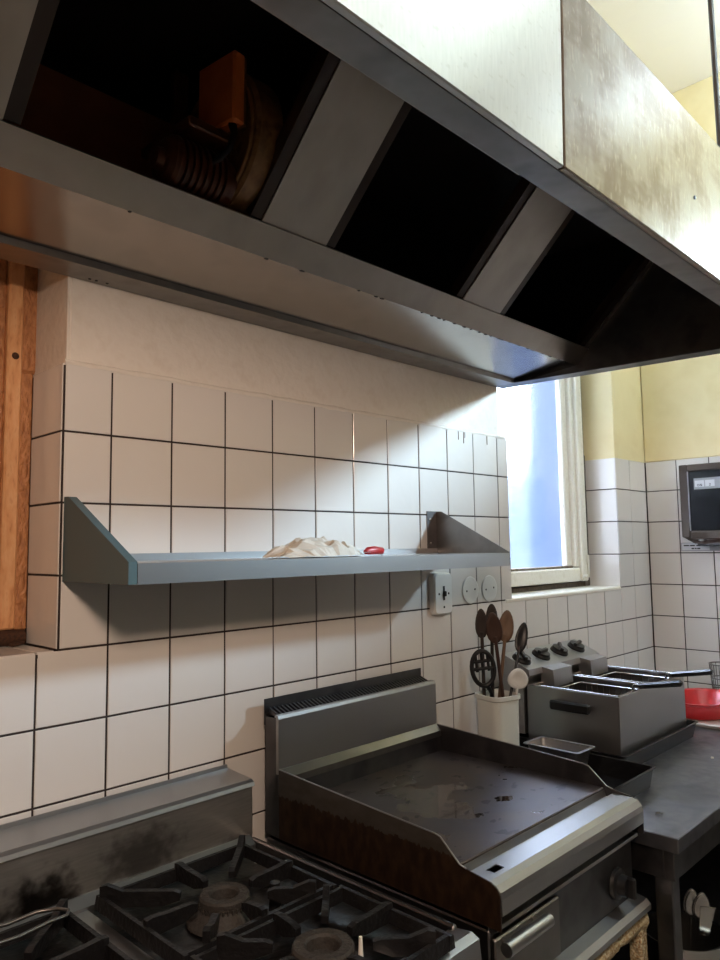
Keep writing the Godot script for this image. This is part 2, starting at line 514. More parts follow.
func make_room():
	var w := structure("wall_back", "white tiled kitchen wall behind the hob with dark joints")
	var D := -0.38
	var g := -0.0022   # face of the wall behind the tiles
	var b := mb()
	b.box(Vector3(-7.2, 0, D), Vector3(XR + 0.3, Y_SILL - 0.006, g), 0)
	b.box(Vector3(X_PIER_L + 0.0022, Y_SILL - 0.02, D), Vector3(X_PIER_R - 0.0022, TY - 0.01, g), 0)
	b.box(Vector3(X_WIN_R + 0.0022, Y_SILL - 0.02, D), Vector3(XR + 0.3, TY - 0.01, g), 0)
	put(b, "masonry", M.grout, w)
	b = mb()   # painted plaster of the pier above the tiles
	b.box(Vector3(X_PIER_L + 0.012, TY - 0.005, D), Vector3(1.697, Y_CEIL, -0.004), 0.006)
	put(b, "pier_plaster", M.plaster_gloss, w, "glossy cream plaster above the tiles")
	b = mb()   # rough mortar bead on the top edge of the tiles
	var prev := Vector3.ZERO
	var path := []; var rad := []
	for i in 60:
		var x := lerpf(X_PIER_L + 0.004, X_PIER_R - 0.01, i / 59.0)
		path.append(Vector3(x, TY - 0.003 + rng.randf_range(-0.0012, 0.0012), -0.006)); rad.append(0.0075 + rng.randf_range(-0.0012, 0.0014))
	b.tube(path, rad, 8); put(b, "mortar_bead", M.plaster_gloss, w)
	b = mb()   # upper wall in yellow paint, lintels over both windows
	b.box(Vector3(X_WIN_R + 0.008, TY - 0.01, D), Vector3(XR + 0.3, Y_CEIL, -0.003), 0.004)
	b.box(Vector3(1.697, 2.75, D), Vector3(X_WIN_R + 0.008, Y_CEIL, -0.003), 0)
	b.box(Vector3(-7.2, 2.75, D), Vector3(X_PIER_L + 0.012, Y_CEIL, -0.003), 0)
	b.box(Vector3(-7.2, Y_SILL - 0.006, D), Vector3(-1.0, 2.75, -0.003), 0)
	put(b, "upper_plaster", M.plaster_yellow, w, "yellow painted upper wall")
	# pier tiles
	for r in 4:
		var y1 := TY - TP * r; var y0 := y1 - TP
		if r == 0: y1 -= 0.004
		for k in range(0, 12):
			var x0 := maxf(k * TP, X_PIER_L + 0.0045); var x1 := minf((k + 1) * TP, X_PIER_R)
			if x1 - x0 > 0.02: tile(w, x0, x1, y0, y1, "back", 0.0)
		tile(w, X_WIN_R, 2.805, y0, y1, "back", 0.0)
		tile(w, 2.805, XR - 0.002, y0, y1, "back", 0.0)
		# reveals
		var o_l := -0.16
		tile(w, o_l, -0.001, y0, y1, "right", X_PIER_L)
		tile(w, o_l, -0.001, y0, y1, "right", X_WIN_R)
	for r in range(4, 9):
		var y1 := TY - TP * r; var y0 := y1 - TP
		var xs := []
		for k in range(-5, 12): xs.append(k * TP)
		xs += [1.834, 1.995, 2.155, 2.320, 2.488, X_WIN_R, 2.805, XR - 0.002]
		for k in xs.size() - 1: tile(w, xs[k], xs[k + 1], y0, y1, "back", 0.0)
	for d in [[1.432, 0.030, 0.0016], [1.462, 0.040, 0.0018], [1.606, 0.032, 0.0016], [1.47, 0.02, 0.0012]]:
		b = mb(); b.box(Vector3(d[0], TY - 0.008 - d[1], 0.0), Vector3(d[0] + d[2] * 1.6, TY - 0.008, 0.0022), 0.0006); put(b, "grease_drip", M.rust_film, w)
	# right wall
	w = structure("wall_right", "white tiled side wall with yellow paint above")
	b = mb(); b.box(Vector3(XR + 0.0022, 0, D), Vector3(XR + 0.3, TY - 0.006, 9.2), 0); put(b, "masonry", M.grout, w)
	b = mb(); b.box(Vector3(XR + 0.002, TY - 0.006, 0), Vector3(XR + 0.3, Y_CEIL, 9.2), 0.004); put(b, "upper_plaster", M.plaster_yellow, w, "yellow painted upper wall")
	for r in range(0, 9):
		var y1 := TY - TP * r; var y0 := y1 - TP
		if r == 0: y1 -= 0.004
		for k in 16:
			tile(w, maxf(k * TP, 0.0015), (k + 1) * TP, y0, y1, "right", XR)
	w = structure("wall_left", "cream painted wall on the far left")
	b = mb(); b.box(Vector3(-7.2, 0, D), Vector3(-7.0, Y_CEIL, 9.2), 0); put(b, "plaster", M.ceiling_paint, w)
	b = mb(); b.box(Vector3(-7.0, 0, 0), Vector3(-6.992, TY, 9.0), 0); put(b, "tiled_dado", M.tile_cool, w)
	w = structure("wall_front", "cream painted wall behind the viewer")
	b = mb(); b.box(Vector3(-7.2, 0, 9.0), Vector3(XR + 0.3, Y_CEIL, 9.2), 0); put(b, "plaster", M.ceiling_paint, w)
	b = mb(); b.box(Vector3(-6.99, 0, 8.992), Vector3(XR - 0.01, TY, 9.0), 0); put(b, "tiled_dado", M.tile_cool, w)
	w = structure("ceiling", "cream painted kitchen ceiling", "ceiling")
	b = mb(); b.box(Vector3(-7.2, Y_CEIL, D), Vector3(XR + 0.3, Y_CEIL + 0.2, 9.2), 0); put(b, "plaster", M.ceiling_paint, w)
	w = structure("floor", "grey kitchen floor", "floor")
	b = mb(); b.box(Vector3(-7.2, -0.2, D), Vector3(XR + 0.3, 0, 9.2), 0); put(b, "slab", M.floor_tile, w)

func make_windows():
	# right window: white casement with frosted glass set 16 cm back
	var w := structure("window_1", "white casement window with frosted glass beside the tiled pier", "window")
	var b := mb()
	b.box(Vector3(X_PIER_R - 0.045, Y_SILL - 0.012, -0.2), Vector3(X_WIN_R, Y_SILL + 0.004, 0.002), 0.004); put(b, "sill", M.white_paint, w)
	b = mb()   # fixed outer frame, weathered
	b.box(Vector3(2.605, Y_SILL + 0.004, -0.2), Vector3(X_WIN_R, TY + 0.02, -0.150), 0.003); put(b, "jamb", M.weathered_wood, w)
	b = mb()
	b.box(Vector3(2.605, TY + 0.02, -0.2), Vector3(X_WIN_R + 0.008, 2.75, -0.158), 0.003); put(b, "jamb", M.old_white_wood, w)
	b = mb(); b.box(Vector3(X_PIER_R - 0.045, Y_SILL + 0.004, -0.2), Vector3(2.605, Y_SILL + 0.024, -0.155), 0.002); put(b, "weather_bar", M.weathered_wood, w)
	b = mb()
	b.box(Vector3(2.545, Y_SILL + 0.03, -0.2), Vector3(2.602, 2.74, -0.128), 0.006); put(b, "stile", M.white_paint, w)
	b = mb()
	b.box(Vector3(2.515, Y_SILL + 0.095, -0.195), Vector3(2.545, 2.70, -0.145), 0.006); put(b, "stile", M.white_paint, w)
	b = mb()
	b.box(Vector3(2.468, Y_SILL + 0.1, -0.195), Vector3(2.515, 2.70, -0.165), 0.005); put(b, "glazing_bead", M.white_paint, w)
	b = mb(); b.box(Vector3(1.70, Y_SILL + 0.03, -0.2), Vector3(2.545, Y_SILL + 0.092, -0.140), 0.006); put(b, "bottom_rail", M.white_paint, w)
	b = mb(); b.box(Vector3(1.70, Y_SILL + 0.092, -0.2), Vector3(2.515, Y_SILL + 0.102, -0.160), 0.003); put(b, "putty", M.old_white_wood, w)
	b = mb(); b.box(Vector3(1.70, Y_SILL + 0.03, -0.2), Vector3(1.75, 2.74, -0.14), 0.006); put(b, "stile", M.white_paint, w)
	b = mb(); b.box(Vector3(1.70, 2.66, -0.2), Vector3(2.6, 2.75, -0.14), 0.006); put(b, "top_rail", M.white_paint, w)
	b = mb(); b.box(Vector3(1.745, Y_SILL + 0.095, -0.186), Vector3(2.475, 2.67, -0.180), 0); put(b, "pane", M.glass_frosted, w)
	b = mb()   # corner bracket
	b.box(Vector3(2.53, Y_SILL + 0.045, -0.126), Vector3(2.60, Y_SILL + 0.06, -0.122), 0.001)
	b.box(Vector3(2.582, Y_SILL + 0.045, -0.126), Vector3(2.60, Y_SILL + 0.15, -0.122), 0.001)
	for p in [Vector3(2.55, Y_SILL + 0.052, -0.122), Vector3(2.591, Y_SILL + 0.08, -0.122), Vector3(2.591, Y_SILL + 0.12, -0.122)]:
		b.box(p - Vector3(0.004, 0.004, 0), p + Vector3(0.004, 0.004, 0.003), 0.001)
	put(b, "corner_bracket", M.white_paint, w)
	# outer reveal of the opening and the house across the yard
	var x := structure("trim_1", "pale blue outer reveal of the window opening", "trim")
	b = mb(); b.box(Vector3(2.50, 1.2, -0.38), Vector3(2.66, 2.75, -0.202), 0); put(b, "reveal", M.shaded_exterior, x)
	b = mb(); b.box(Vector3(1.6, 1.2, -0.42), Vector3(2.66, 1.36, -0.202), 0); put(b, "outer_sill", M.shaded_exterior, x)
	var h := thing("neighbouring_wall", "pale blue yard wall outside behind the frosted window", "wall", Vector3.ZERO, "", "structure")
	b = mb(); b.box(Vector3(0.5, 0, -3.4), Vector3(12, 2.45, -3.2), 0); put(b, "wall_face", M.exterior_wall, h)
	b = mb(); b.box(Vector3(0.5, 2.45, -3.45), Vector3(12, 2.5, -3.15), 0.01); put(b, "coping", M.exterior_wall, h)
	# left window: boarded up behind a brown frame
	w = structure("window_2", "old brown wooden window frame with flaking paint left of the tiles", "window")
	b = mb(); b.box(Vector3(-0.020, Y_SILL + 0.035, -0.19), Vector3(0.013, 2.75, -0.150), 0.004); put(b, "casing_board", M.brown_wood, w)
	b = mb(); b.box(Vector3(0.013, Y_SILL + 0.03, -0.2), Vector3(0.043, 1.905, -0.163), 0.004); put(b, "edge_board", M.brown_wood_dark, w)
	b = mb(); b.box(Vector3(0.013, 1.905, -0.2), Vector3(0.056, 2.75, -0.168), 0.006); put(b, "edge_board", M.brown_wood_dark, w, "broken board edge above the tiles")
	b = mb(); b.box(Vector3(-0.09, Y_SILL + 0.03, -0.2), Vector3(-0.020, 2.75, -0.162), 0.004); put(b, "sash_stile", M.brown_wood_dark, w)
	b = mb(); b.box(Vector3(-1.0, Y_SILL + 0.03, -0.2), Vector3(-0.92, 2.75, -0.155), 0.004); put(b, "casing_board", M.brown_wood, w)
	b = mb(); b.box(Vector3(-1.02, Y_SILL - 0.006, -0.26), Vector3(0.06, 2.76, -0.201), 0.004); put(b, "shutter_board", M.brown_wood, w)
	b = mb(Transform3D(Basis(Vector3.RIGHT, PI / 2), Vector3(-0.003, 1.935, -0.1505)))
	b.lathe([Vector2(0, 0.0012), Vector2(0.0075, 0.0012), Vector2(0.0085, 0.0)], 14); put(b, "hole_disc", M.rotten_wood, w)  # dark disc painted in for the shade inside a bolt hole
	b = mb()   # rotten rail at the foot of the frame
	var path := []; var rad := []
	for i in 26:
		path.append(Vector3(lerpf(-0.9, 0.036, i / 25.0), Y_SILL + 0.018 + rng.randf_range(-0.004, 0.004), -0.158 + rng.randf_range(-0.006, 0.006))); rad.append(rng.randf_range(0.013, 0.02))
	b.tube(path, rad, 7); put(b, "rotten_rail", M.rotten_wood, w)
	b = mb(); b.box(Vector3(-1.0, Y_SILL - 0.012, -0.2), Vector3(X_PIER_L, Y_SILL - 0.005, -0.001), 0); put(b, "sill_bed", M.grout, w)
	for s in [[-1.0, -0.912], [-0.912, -0.76], [-0.76, -0.608], [-0.608, -0.456], [-0.456, -0.304], [-0.304, -0.152], [-0.152, -0.001], [-0.001, X_PIER_L - 0.002]]:
		tile(w, s[0], s[1], -0.16, 0.0, "up", Y_SILL)
	b = mb(Transform3D(Basis.from_euler(Vector3(0.1, 0.6, 0.05)), Vector3(0.012, Y_SILL + 0.006, -0.135)))
	b.box(Vector3(-0.02, -0.003, -0.006), Vector3(0.02, 0.003, 0.006), 0.001); put(b, "splinter", M.rotten_wood, w)
	b = mb(); b.box(Vector3(X_PIER_L + 0.008, TY - 0.01, -0.2), Vector3(X_PIER_L + 0.014, 2.75, -0.004), 0.001); put(b, "reveal_plaster", M.plaster_gloss, w)

# ---------------------------------------------------------------- extractor hood
const HX0 := -0.95
const HX1 := 1.705
const HZ := 1.0             # face of the fascia
const HY := 2.09            # underside

func slope_point(x: float, s: float, off := 0.0) -> Vector3:
	# point on the sloping filter plane: s metres up the slope from the gutter, off metres above it
	var d := Vector3(0, 0.715, 0.699); var n := Vector3(0, 0.699, -0.715)
	return Vector3(x, 2.177, 0.356) + d * s + n * off

func make_hood():
	var h := thing("extractor_hood", "long stainless steel extractor hood over the hob and griddle", "extractor hood")
	h.rotation.x = 0.0235
	var pivot := Vector3(0, HY, 0)      # it leans forward a little about its edge on the wall
	h.position = pivot - Basis.from_euler(h.rotation) * pivot
	# fascia in two lengths that meet at a seam
	var m := StandardMaterial3D.new()
	m.resource_name = "fascia_steel"; m.albedo_color = Color.WHITE; m.metallic = 1.0; m.roughness = 0.28
	m.albedo_texture = fascia_tex(false)
	var b := mb(); b.box(Vector3(HX0, HY, HZ - 0.012), Vector3(0.3635, HY + 0.315, HZ), 0.002); put(b, "fascia_panel", m, h)
	var m2 := m.duplicate(); m2.resource_name = "fascia_steel_stained"; m2.albedo_texture = fascia_tex(true); m2.roughness = 0.24; m2.metallic = 0.9
	b = mb(); b.box(Vector3(0.3655, HY, HZ - 0.012), Vector3(HX1, HY + 0.313, HZ + 0.001), 0.002)
	put(b, "fascia_panel", m2, h, "fascia length with brown grease runs")
	b = mb(Transform3D(Basis(Vector3.RIGHT, PI / 2), Vector3(0.905, HY + 0.138, HZ + 0.001))); b.lathe([Vector2(0, 0.0025), Vector2(0.0035, 0.002), Vector2(0.0045, 0)], 10); put(b, "screw", M.grease_black, h)
	# bottom flange of the fascia turned inwards, with a return lip
	b = mb(); b.sheet([Vector2(HZ - 0.012, HY + 0.001), Vector2(HZ - 0.06, HY + 0.001), Vector2(HZ - 0.06, HY + 0.018)], "x", HX0, HX1, 0.002); put(b, "front_flange", M.steel_soiled, h)
	for e in [[HX0, 0.352], [1.34, HX1]]:
		b = mb(); b.sheet([Vector2(HZ - 0.055, HY + 0.004), Vector2(HZ - 0.072, HY + 0.010), Vector2(HZ - 0.072, HY + 0.03)], "x", e[0], e[1], 0.0015); put(b, "inner_lip", M.steel_soiled, h)
	# top and inner skin, right and left ends
	b = mb(); b.box(Vector3(HX0, HY + 0.455, 0.0), Vector3(HX1, HY + 0.46, 0.74), 0); put(b, "plenum_roof", M.grease_black, h)
	b = mb(); b.prism([Vector2(0.74, HY + 0.46), Vector2(0.74, HY + 0.455), Vector2(HZ - 0.012, HY + 0.31), Vector2(HZ - 0.012, HY + 0.315)], "x", HX0, HX1); put(b, "canopy_roof", M.steel_dark, h)
	b = mb(); b.box(Vector3(HX0, HY + 0.02, 0.002), Vector3(0.38, HY + 0.43, 0.02), 0); put(b, "plenum_back", M.grease_brown, h)
	b = mb(); b.box(Vector3(HX0, HY + 0.43, 0.002), Vector3(HX1, HY + 0.455, 0.02), 0); b.box(Vector3(0.38, HY + 0.02, 0.002), Vector3(HX1, HY + 0.43, 0.02), 0); put(b, "plenum_back", M.grease_black, h)
	b = mb(); b.prism([Vector2(0.02, HY + 0.05), Vector2(0.33, HY + 0.09), Vector2(0.66, HY + 0.42), Vector2(0.66, HY + 0.455), Vector2(0.02, HY + 0.455)], "x", 0.378, 0.384); put(b, "plenum_divider", M.grease_black, h)
	var prof := [Vector2(0.0, HY), Vector2(HZ - 0.012, HY), Vector2(HZ - 0.012, HY + 0.31), Vector2(0.74, HY + 0.46), Vector2(0.0, HY + 0.46)]
	b = mb(); b.prism(prof, "x", HX1 - 0.003, HX1 + 0.001); put(b, "end_panel", M.steel_dark, h)
	b = mb(); b.prism(prof, "x", HX0 - 0.001, HX0 + 0.003); put(b, "end_panel", M.steel_dark, h)
	b = mb(); b.box(Vector3(HX1 - 0.045, HY, 0.0), Vector3(HX1 + 0.012, HY + 0.003, HZ - 0.012), 0.001); put(b, "end_flange", M.steel_dark, h)
	b = mb(); b.box(Vector3(HX1 + 0.010, HY - 0.001, 0.0), Vector3(HX1 + 0.013, HY + 0.012, HZ), 0.0005); put(b, "end_edge", M.steel_shine, h)
	# channel along the wall, sloping back panel, gutter
	b = mb(); b.sheet([Vector2(0.002, HY + 0.03), Vector2(0.002, HY), Vector2(0.088, HY), Vector2(0.092, HY + 0.014)], "x", HX0, HX1 - 0.045, 0.002); put(b, "wall_channel", M.steel_soiled, h)
	for x in [0.085, 0.10, 0.125]:
		b = mb(Transform3D(Basis(), Vector3(x, HY - 0.001, 0.02))); b.lathe([Vector2(0.0, -0.002), Vector2(0.003, -0.0015), Vector2(0.0035, 0)], 8); put(b, "screw", M.grease_black, h)
	b = mb(); b.sheet([Vector2(0.096, HY + 0.012), Vector2(0.318, HY + 0.037)], "x", HX0, HX1 - 0.003, 0.002); put(b, "back_panel", M.steel_panel, h, "smooth steel panel mirroring the wall")
	b = mb(); b.sheet([Vector2(0.316, HY + 0.0355), Vector2(0.358, HY + 0.088), Vector2(0.362, HY + 0.084)], "x", HX0, HX1 - 0.003, 0.003); put(b, "gutter", M.hood_steel, h)
	for i in 26:
		var x: float = [0.02, 0.335, 0.435, 0.62, 0.68, 0.70, 0.86, 0.90, 0.93, 0.955, 1.0, 1.045, 1.08, 1.12, 1.15, 1.18, 1.22, 1.235, 1.28, 1.33, 1.38, 1.41, 1.47, 1.52, 1.58, 1.62][i]
		b = mb(); b.box(Vector3(x - 0.003, HY + 0.0335, 0.312), Vector3(x + 0.003 + 0.003 * (i % 3), HY + 0.0365, 0.318), 0.0008); put(b, "grease_drip", M.grease_black, h)
	# blank panels between the filter openings, with folded sides reaching up into the plenum
	for e in [[HX0 + 0.004, -0.92], [-0.40, -0.220], [0.290, 0.470], [0.984, 1.163], [1.682, HX1 - 0.003]]:
		var p := mb()
		var L := 0.48
		var a: float = e[0]; var c: float = e[1]
		var q := [slope_point(a, 0), slope_point(c, 0), slope_point(c, L), slope_point(a, L)]
		var r := [slope_point(a, 0, 0.003), slope_point(c, 0, 0.003), slope_point(c, L, 0.003), slope_point(a, L, 0.003)]
		var mid := slope_point((a + c) * 0.5, L * 0.5, 0.0015)
		p.quad_out(q[0], q[1], q[2], q[3], mid); p.quad_out(r[0], r[1], r[2], r[3], mid)
		for i in 4: p.quad_out(q[i], q[(i + 1) % 4], r[(i + 1) % 4], r[i], mid)
		var part := put(p, "blank_panel", M.hood_steel, h)
		for s in [[a, -1.0], [c, 1.0]]:
			var f := mb()
			var x0: float = s[0]; var x1: float = s[0] + s[1] * 0.028
			var m3 := slope_point((x0 + x1) * 0.5, L * 0.5, 0.02)
			var lo := [slope_point(x0, 0.005, 0.004), slope_point(x1, 0.005, 0.004), slope_point(x1, L, 0.004), slope_point(x0, L, 0.004)]
			var hi := [slope_point(x0, 0.005, 0.036), slope_point(x1, 0.005, 0.036), slope_point(x1, L, 0.036), slope_point(x0, L, 0.036)]
			f.quad_out(lo[0], lo[1], lo[2], lo[3], m3); f.quad_out(hi[0], hi[1], hi[2], hi[3], m3)
			for i in 4: f.quad_out(lo[i], lo[(i + 1) % 4], hi[(i + 1) % 4], hi[i], m3)
			put(f, "filter_rail", M.rail_grease, part)
	# front of the plenum above the openings
	b = mb()
	b.quad(slope_point(HX0, 0.48), slope_point(HX1 - 0.003, 0.48), Vector3(HX1 - 0.003, HY + 0.455, 0.70), Vector3(HX0, HY + 0.455, 0.70)); put(b, "upper_rail", M.grease_black, h)
	# hanging rod
	b = mb(); b.tube([Vector3(1.133, HY + 0.30, HZ - 0.016), Vector3(1.133, Y_CEIL - 0.03, HZ - 0.052)], 0.0065, 8)
	put(b, "hanging_rod", M.steel_dark, h)
	# fan in the open bay
	b = mb(Transform3D(Basis(Vector3.BACK, PI / 2), Vector3(0.278, 2.34, 0.29)))
	b.lathe([Vector2(0.0, 0.06), Vector2(0.143, 0.06), Vector2(0.150, 0.055), Vector2(0.150, -0.0), Vector2(0.143, -0.005), Vector2(0.0, -0.005)], 36); var f := put(b, "exhaust_fan", M.grease_olive, h, "greasy fan in the open bay")
	b = mb()
	var arc := []
	for i in 22:
		var a := lerpf(-2.6, 1.3, i / 21.0)
		arc.append(Vector3(0.214, 2.34 + 0.135 * sin(a), 0.29 + 0.135 * cos(a)))
	b.tube(arc, 0.005, 6); put(b, "rim_bead", M.grease_olive, f)
	b = mb(Transform3D(Basis(Vector3.BACK, PI / 2), Vector3(0.21, 2.237, 0.333)))
	var mp := [Vector2(0.0, 0.155), Vector2(0.018, 0.155), Vector2(0.02, 0.15), Vector2(0.022, 0.142), Vector2(0.035, 0.14), Vector2(0.047, 0.132)]
	for i in 8:
		mp.append(Vector2(0.052, 0.125 - i * 0.0145)); mp.append(Vector2(0.052, 0.118 - i * 0.0145)); mp.append(Vector2(0.044, 0.117 - i * 0.0145)); mp.append(Vector2(0.044, 0.111 - i * 0.0145))
	mp.append(Vector2(0.044, -0.004)); mp.append(Vector2(0.0, -0.004))
	b.lathe(mp, 24); put(b, "motor", M.grease_metal, f)
	b = mb(Transform3D(Basis(Vector3.UP, 0.1), Vector3(0.187, 2.40, 0.357))); b.box(Vector3(-0.016, -0.072, -0.055), Vector3(0.014, 0.072, 0.055), 0.005); put(b, "junction_box", M.orange_paint, f, "orange metal junction box")
	b = mb(Transform3D(Basis(Vector3.UP, 0.1), Vector3(0.187, 2.40, 0.357))); b.box(Vector3(0.015, -0.07, -0.05), Vector3(0.020, 0.07, 0.052), 0.002); put(b, "box_lid", M.grease_olive, f)
	b = mb(); b.tube([Vector3(0.187, 2.33, 0.395), Vector3(0.188, 2.31, 0.40), Vector3(0.182, 2.28, 0.395), Vector3(0.165, 2.255, 0.385), Vector3(0.15, 2.24, 0.375)], [0.009, 0.007, 0.006, 0.006, 0.006], 8); put(b, "cable", M.grease_black, f)
	b = mb(); b.box(Vector3(0.10, 2.30, 0.20), Vector3(0.205, 2.32, 0.38), 0.003); b.box(Vector3(0.17, 2.345, 0.19), Vector3(0.205, 2.52, 0.21), 0.003); put(b, "motor_bracket", M.grease_metal, f)

# steel with handling marks; grimy adds brown runs of dried grease as in the photograph's right-hand length
func fascia_tex(grimy: bool) -> ImageTexture:
	var w := 512; var hgt := 128
	var im := Image.create(w, hgt, false, Image.FORMAT_RGB8)
	var n := FastNoiseLite.new(); n.seed = 61; n.frequency = 1.0; n.fractal_octaves = 4
	var n2 := FastNoiseLite.new(); n2.seed = 62; n2.frequency = 1.0; n2.fractal_octaves = 3
	for y in hgt:
		for x in w:
			var u := float(x) / w; var v := float(y) / hgt
			var g := 0.80 + 0.03 * n.get_noise_2d(u * 240.0, v * 6.0)
			var c := Color(g, g * 0.995, g * 0.98)
			if grimy:
				# dried brown film, patchy, with finer runs and wiped pale scratches in it
				var film := n2.get_noise_2d(u * 7.0, v * 1.6) * 0.8 + n.get_noise_2d(u * 46.0, v * 2.4) * 0.35 + n.get_noise_2d(u * 20.0, v * 16.0) * 0.25
				c = Color(0.58, 0.55, 0.51).lerp(Color(0.46, 0.40, 0.34), smoothstep(-0.35, 0.45, film))
				if n2.get_noise_2d(u * 150.0, v * 7.0) > 0.40: c = c.lerp(Color(0.76, 0.73, 0.68), 0.35)
			elif n2.get_noise_2d(u * 40.0, v * 30.0) > 0.5: c = c.lerp(Color(0.62, 0.60, 0.56), 0.2)
			im.set_pixel(x, y, c)
	return tex(im)

# ---------------------------------------------------------------- shelf and what lies on it
func make_shelf():
	var s := thing("wall_shelf", "stainless steel wall shelf with angled end brackets on the tiles", "shelf")
	var x0 := 0.066; var x1 := 1.298
	var b := mb(); b.sheet([Vector2(0.002, 1.492), Vector2(0.002, 1.474), Vector2(0.278, 1.474), Vector2(0.278, 1.4375), Vector2(0.262, 1.4375)], "x", x0, x1, 0.0025); put(b, "shelf_board", M.steel, s)
	var pl := [Vector2(0.001, 1.437), Vector2(0.2785, 1.437), Vector2(0.2785, 1.478), Vector2(0.022, 1.612), Vector2(0.001, 1.613)]
	b = mb(); b.prism(pl, "x", 0.048, 0.0655); put(b, "bracket", M.shelf_side, s, "bluish left end bracket")
	b = mb(); b.prism(pl, "x", x1 + 0.0005, x1 + 0.004); put(b, "bracket", M.steel_soiled, s)
	b = mb(); b.box(Vector3(1.248, 1.478, 0.0005), Vector3(x1, 1.613, 0.003), 0.0005); put(b, "bracket_flange", M.steel_dark, s)
	for y in [1.508, 1.585]:
		b = mb(Transform3D(Basis(Vector3.RIGHT, PI / 2), Vector3(1.262, y, 0.003))); b.lathe([Vector2(0, 0.003), Vector2(0.004, 0.0022), Vector2(0.005, 0)], 10); put(b, "screw", M.steel_shine, s)
	# crumpled paper
	b = mb(Transform3D(Basis(Vector3.UP, 0.1), Vector3(0.618, 1.476, 0.155)))
	var n2 := FastNoiseLite.new(); n2.seed = 74; n2.frequency = 1.0; n2.fractal_octaves = 2
	var pr := RandomNumberGenerator.new(); pr.seed = 7
	var gx := 22; var gz := 13
	var pts := []
	for i in gx + 1:
		var row := []
		for j in gz + 1:
			var u := float(i) / gx * 2.0 - 1.0; var w := float(j) / gz * 2.0 - 1.0
			# square mapped onto a ragged oval, pulled into folds
			var e := Vector2(u * sqrt(1.0 - w * w * 0.5), w * sqrt(1.0 - u * u * 0.5))
			var edge := 1.0 + 0.22 * n2.get_noise_2d(atan2(w, u) * 1.3 + 4.0, 3.0)
			var dome := pow(maxf(0.0, 1.0 - e.length_squared()), 0.5)
			var ridge := 1.0 - absf(n2.get_noise_2d(u * 1.5 + 2.0, w * 1.2)) * 2.2
			var hgt := dome * clampf(0.032 + 0.020 * ridge - 0.012 * absf(u + 0.1) + pr.randf_range(-0.006, 0.006), 0.006, 0.052)
			row.append(Vector3(e.x * 0.165 * edge + pr.randf_range(-0.003, 0.003), hgt + 0.0012 + pr.randf_range(0.0, 0.003), e.y * 0.075 * edge + pr.randf_range(-0.003, 0.003)))
		pts.append(row)
	for i in gx:
		for j in gz:
			b.quad(pts[i][j], pts[i][j + 1], pts[i + 1][j + 1], pts[i + 1][j])
	var o := put(b, "crumpled_paper", M.paper)
	tag(o, "crumpled white paper lying on the steel wall shelf", "paper")
	# red handled tool beside it
	var k := thing("red_handled_knife", "red plastic knife handle poking out beside the crumpled paper", "knife")
	b = mb(); b.tube([Vector3(0.786, 1.486, 0.165), Vector3(0.798, 1.489, 0.163), Vector3(0.828, 1.490, 0.158), Vector3(0.863, 1.488, 0.152), Vector3(0.870, 1.487, 0.151)], [0.006, 0.010, 0.0115, 0.010, 0.005], 12); put(b, "handle", M.red_plastic, k)
	b = mb(); b.prism([Vector2(0.779, 0.162), Vector2(0.80, 0.157), Vector2(0.80, 0.172), Vector2(0.782, 0.176)], "y", 1.4845, 1.486); put(b, "blade", M.steel_shine, k)

func make_switches():
	var s := thing("light_switch", "white rectangular light switch with a slotted lever under the shelf", "switch")
	var b := mb()
	var ring := func(w: float, h: float, r: float, z: float) -> Array:
		var a := []
		for q in 4:
			for i in 5:
				var t := PI / 2 * q + PI / 2 * i / 4.0
				var cx: float = [w - r, -(w - r), -(w - r), w - r][q]; var cy: float = [h - r, h - r, -(h - r), -(h - r)][q]
				a.append(Vector3(1.303 + cx + r * cos(t), 1.343 + cy + r * sin(t), z))
		return a
	var rings := [ring.call(0.048, 0.068, 0.016, 0.0), ring.call(0.048, 0.068, 0.016, 0.016), ring.call(0.043, 0.063, 0.014, 0.022)]
	b.loft([rings[2], rings[1], rings[0]])
	var top: Array = rings[2]
	for i in top.size(): b.tri(Vector3(1.303, 1.343, 0.022), top[i], top[(i + 1) % top.size()])
	put(b, "cover_plate", M.white_plastic, s)
	b = mb(); b.box(Vector3(1.298, 1.322, 0.0218), Vector3(1.308, 1.368, 0.0228), 0.0003); put(b, "slot", M.ink, s)  # raised dark strip, coloured like the shade inside the lever slot
	b = mb(); b.box(Vector3(1.299, 1.335, 0.022), Vector3(1.307, 1.352, 0.032), 0.002); put(b, "lever", M.switch_dark, s)
	for p in [Vector2(1.278, 1.343), Vector2(1.328, 1.343), Vector2(1.303, 1.30)]:
		b = mb(Transform3D(Basis(Vector3.RIGHT, PI / 2), Vector3(p.x, p.y, 0.022))); b.lathe([Vector2(0, 0.0015), Vector2(0.0035, 0.001), Vector2(0.004, 0)], 10); put(b, "screw", M.ink, s)
	for i in 2:
		var x: float = [1.478, 1.593][i]
		var t := thing("blank_cover", ["round white blanking cover next to the light switch", "round white blanking cover farther from the light switch"][i], "wall cover", Vector3.ZERO, "round blanking covers")
		b = mb(Transform3D(Basis(Vector3.RIGHT, PI / 2), Vector3(x, 1.345, 0.0005))); b.lathe([Vector2(0, 0.0035), Vector2(0.043, 0.0035), Vector2(0.046, 0.0028), Vector2(0.047, 0.0)], 32); put(b, "disc", M.white_plastic, t)
		for d in [-0.024, 0.024]:
			b = mb(Transform3D(Basis(Vector3.RIGHT, PI / 2), Vector3(x + d, 1.345 + d * 0.1, 0.004))); b.lathe([Vector2(0, 0.0015), Vector2(0.003, 0.001), Vector2(0.0036, 0)], 10); put(b, "screw", M.ink, t)

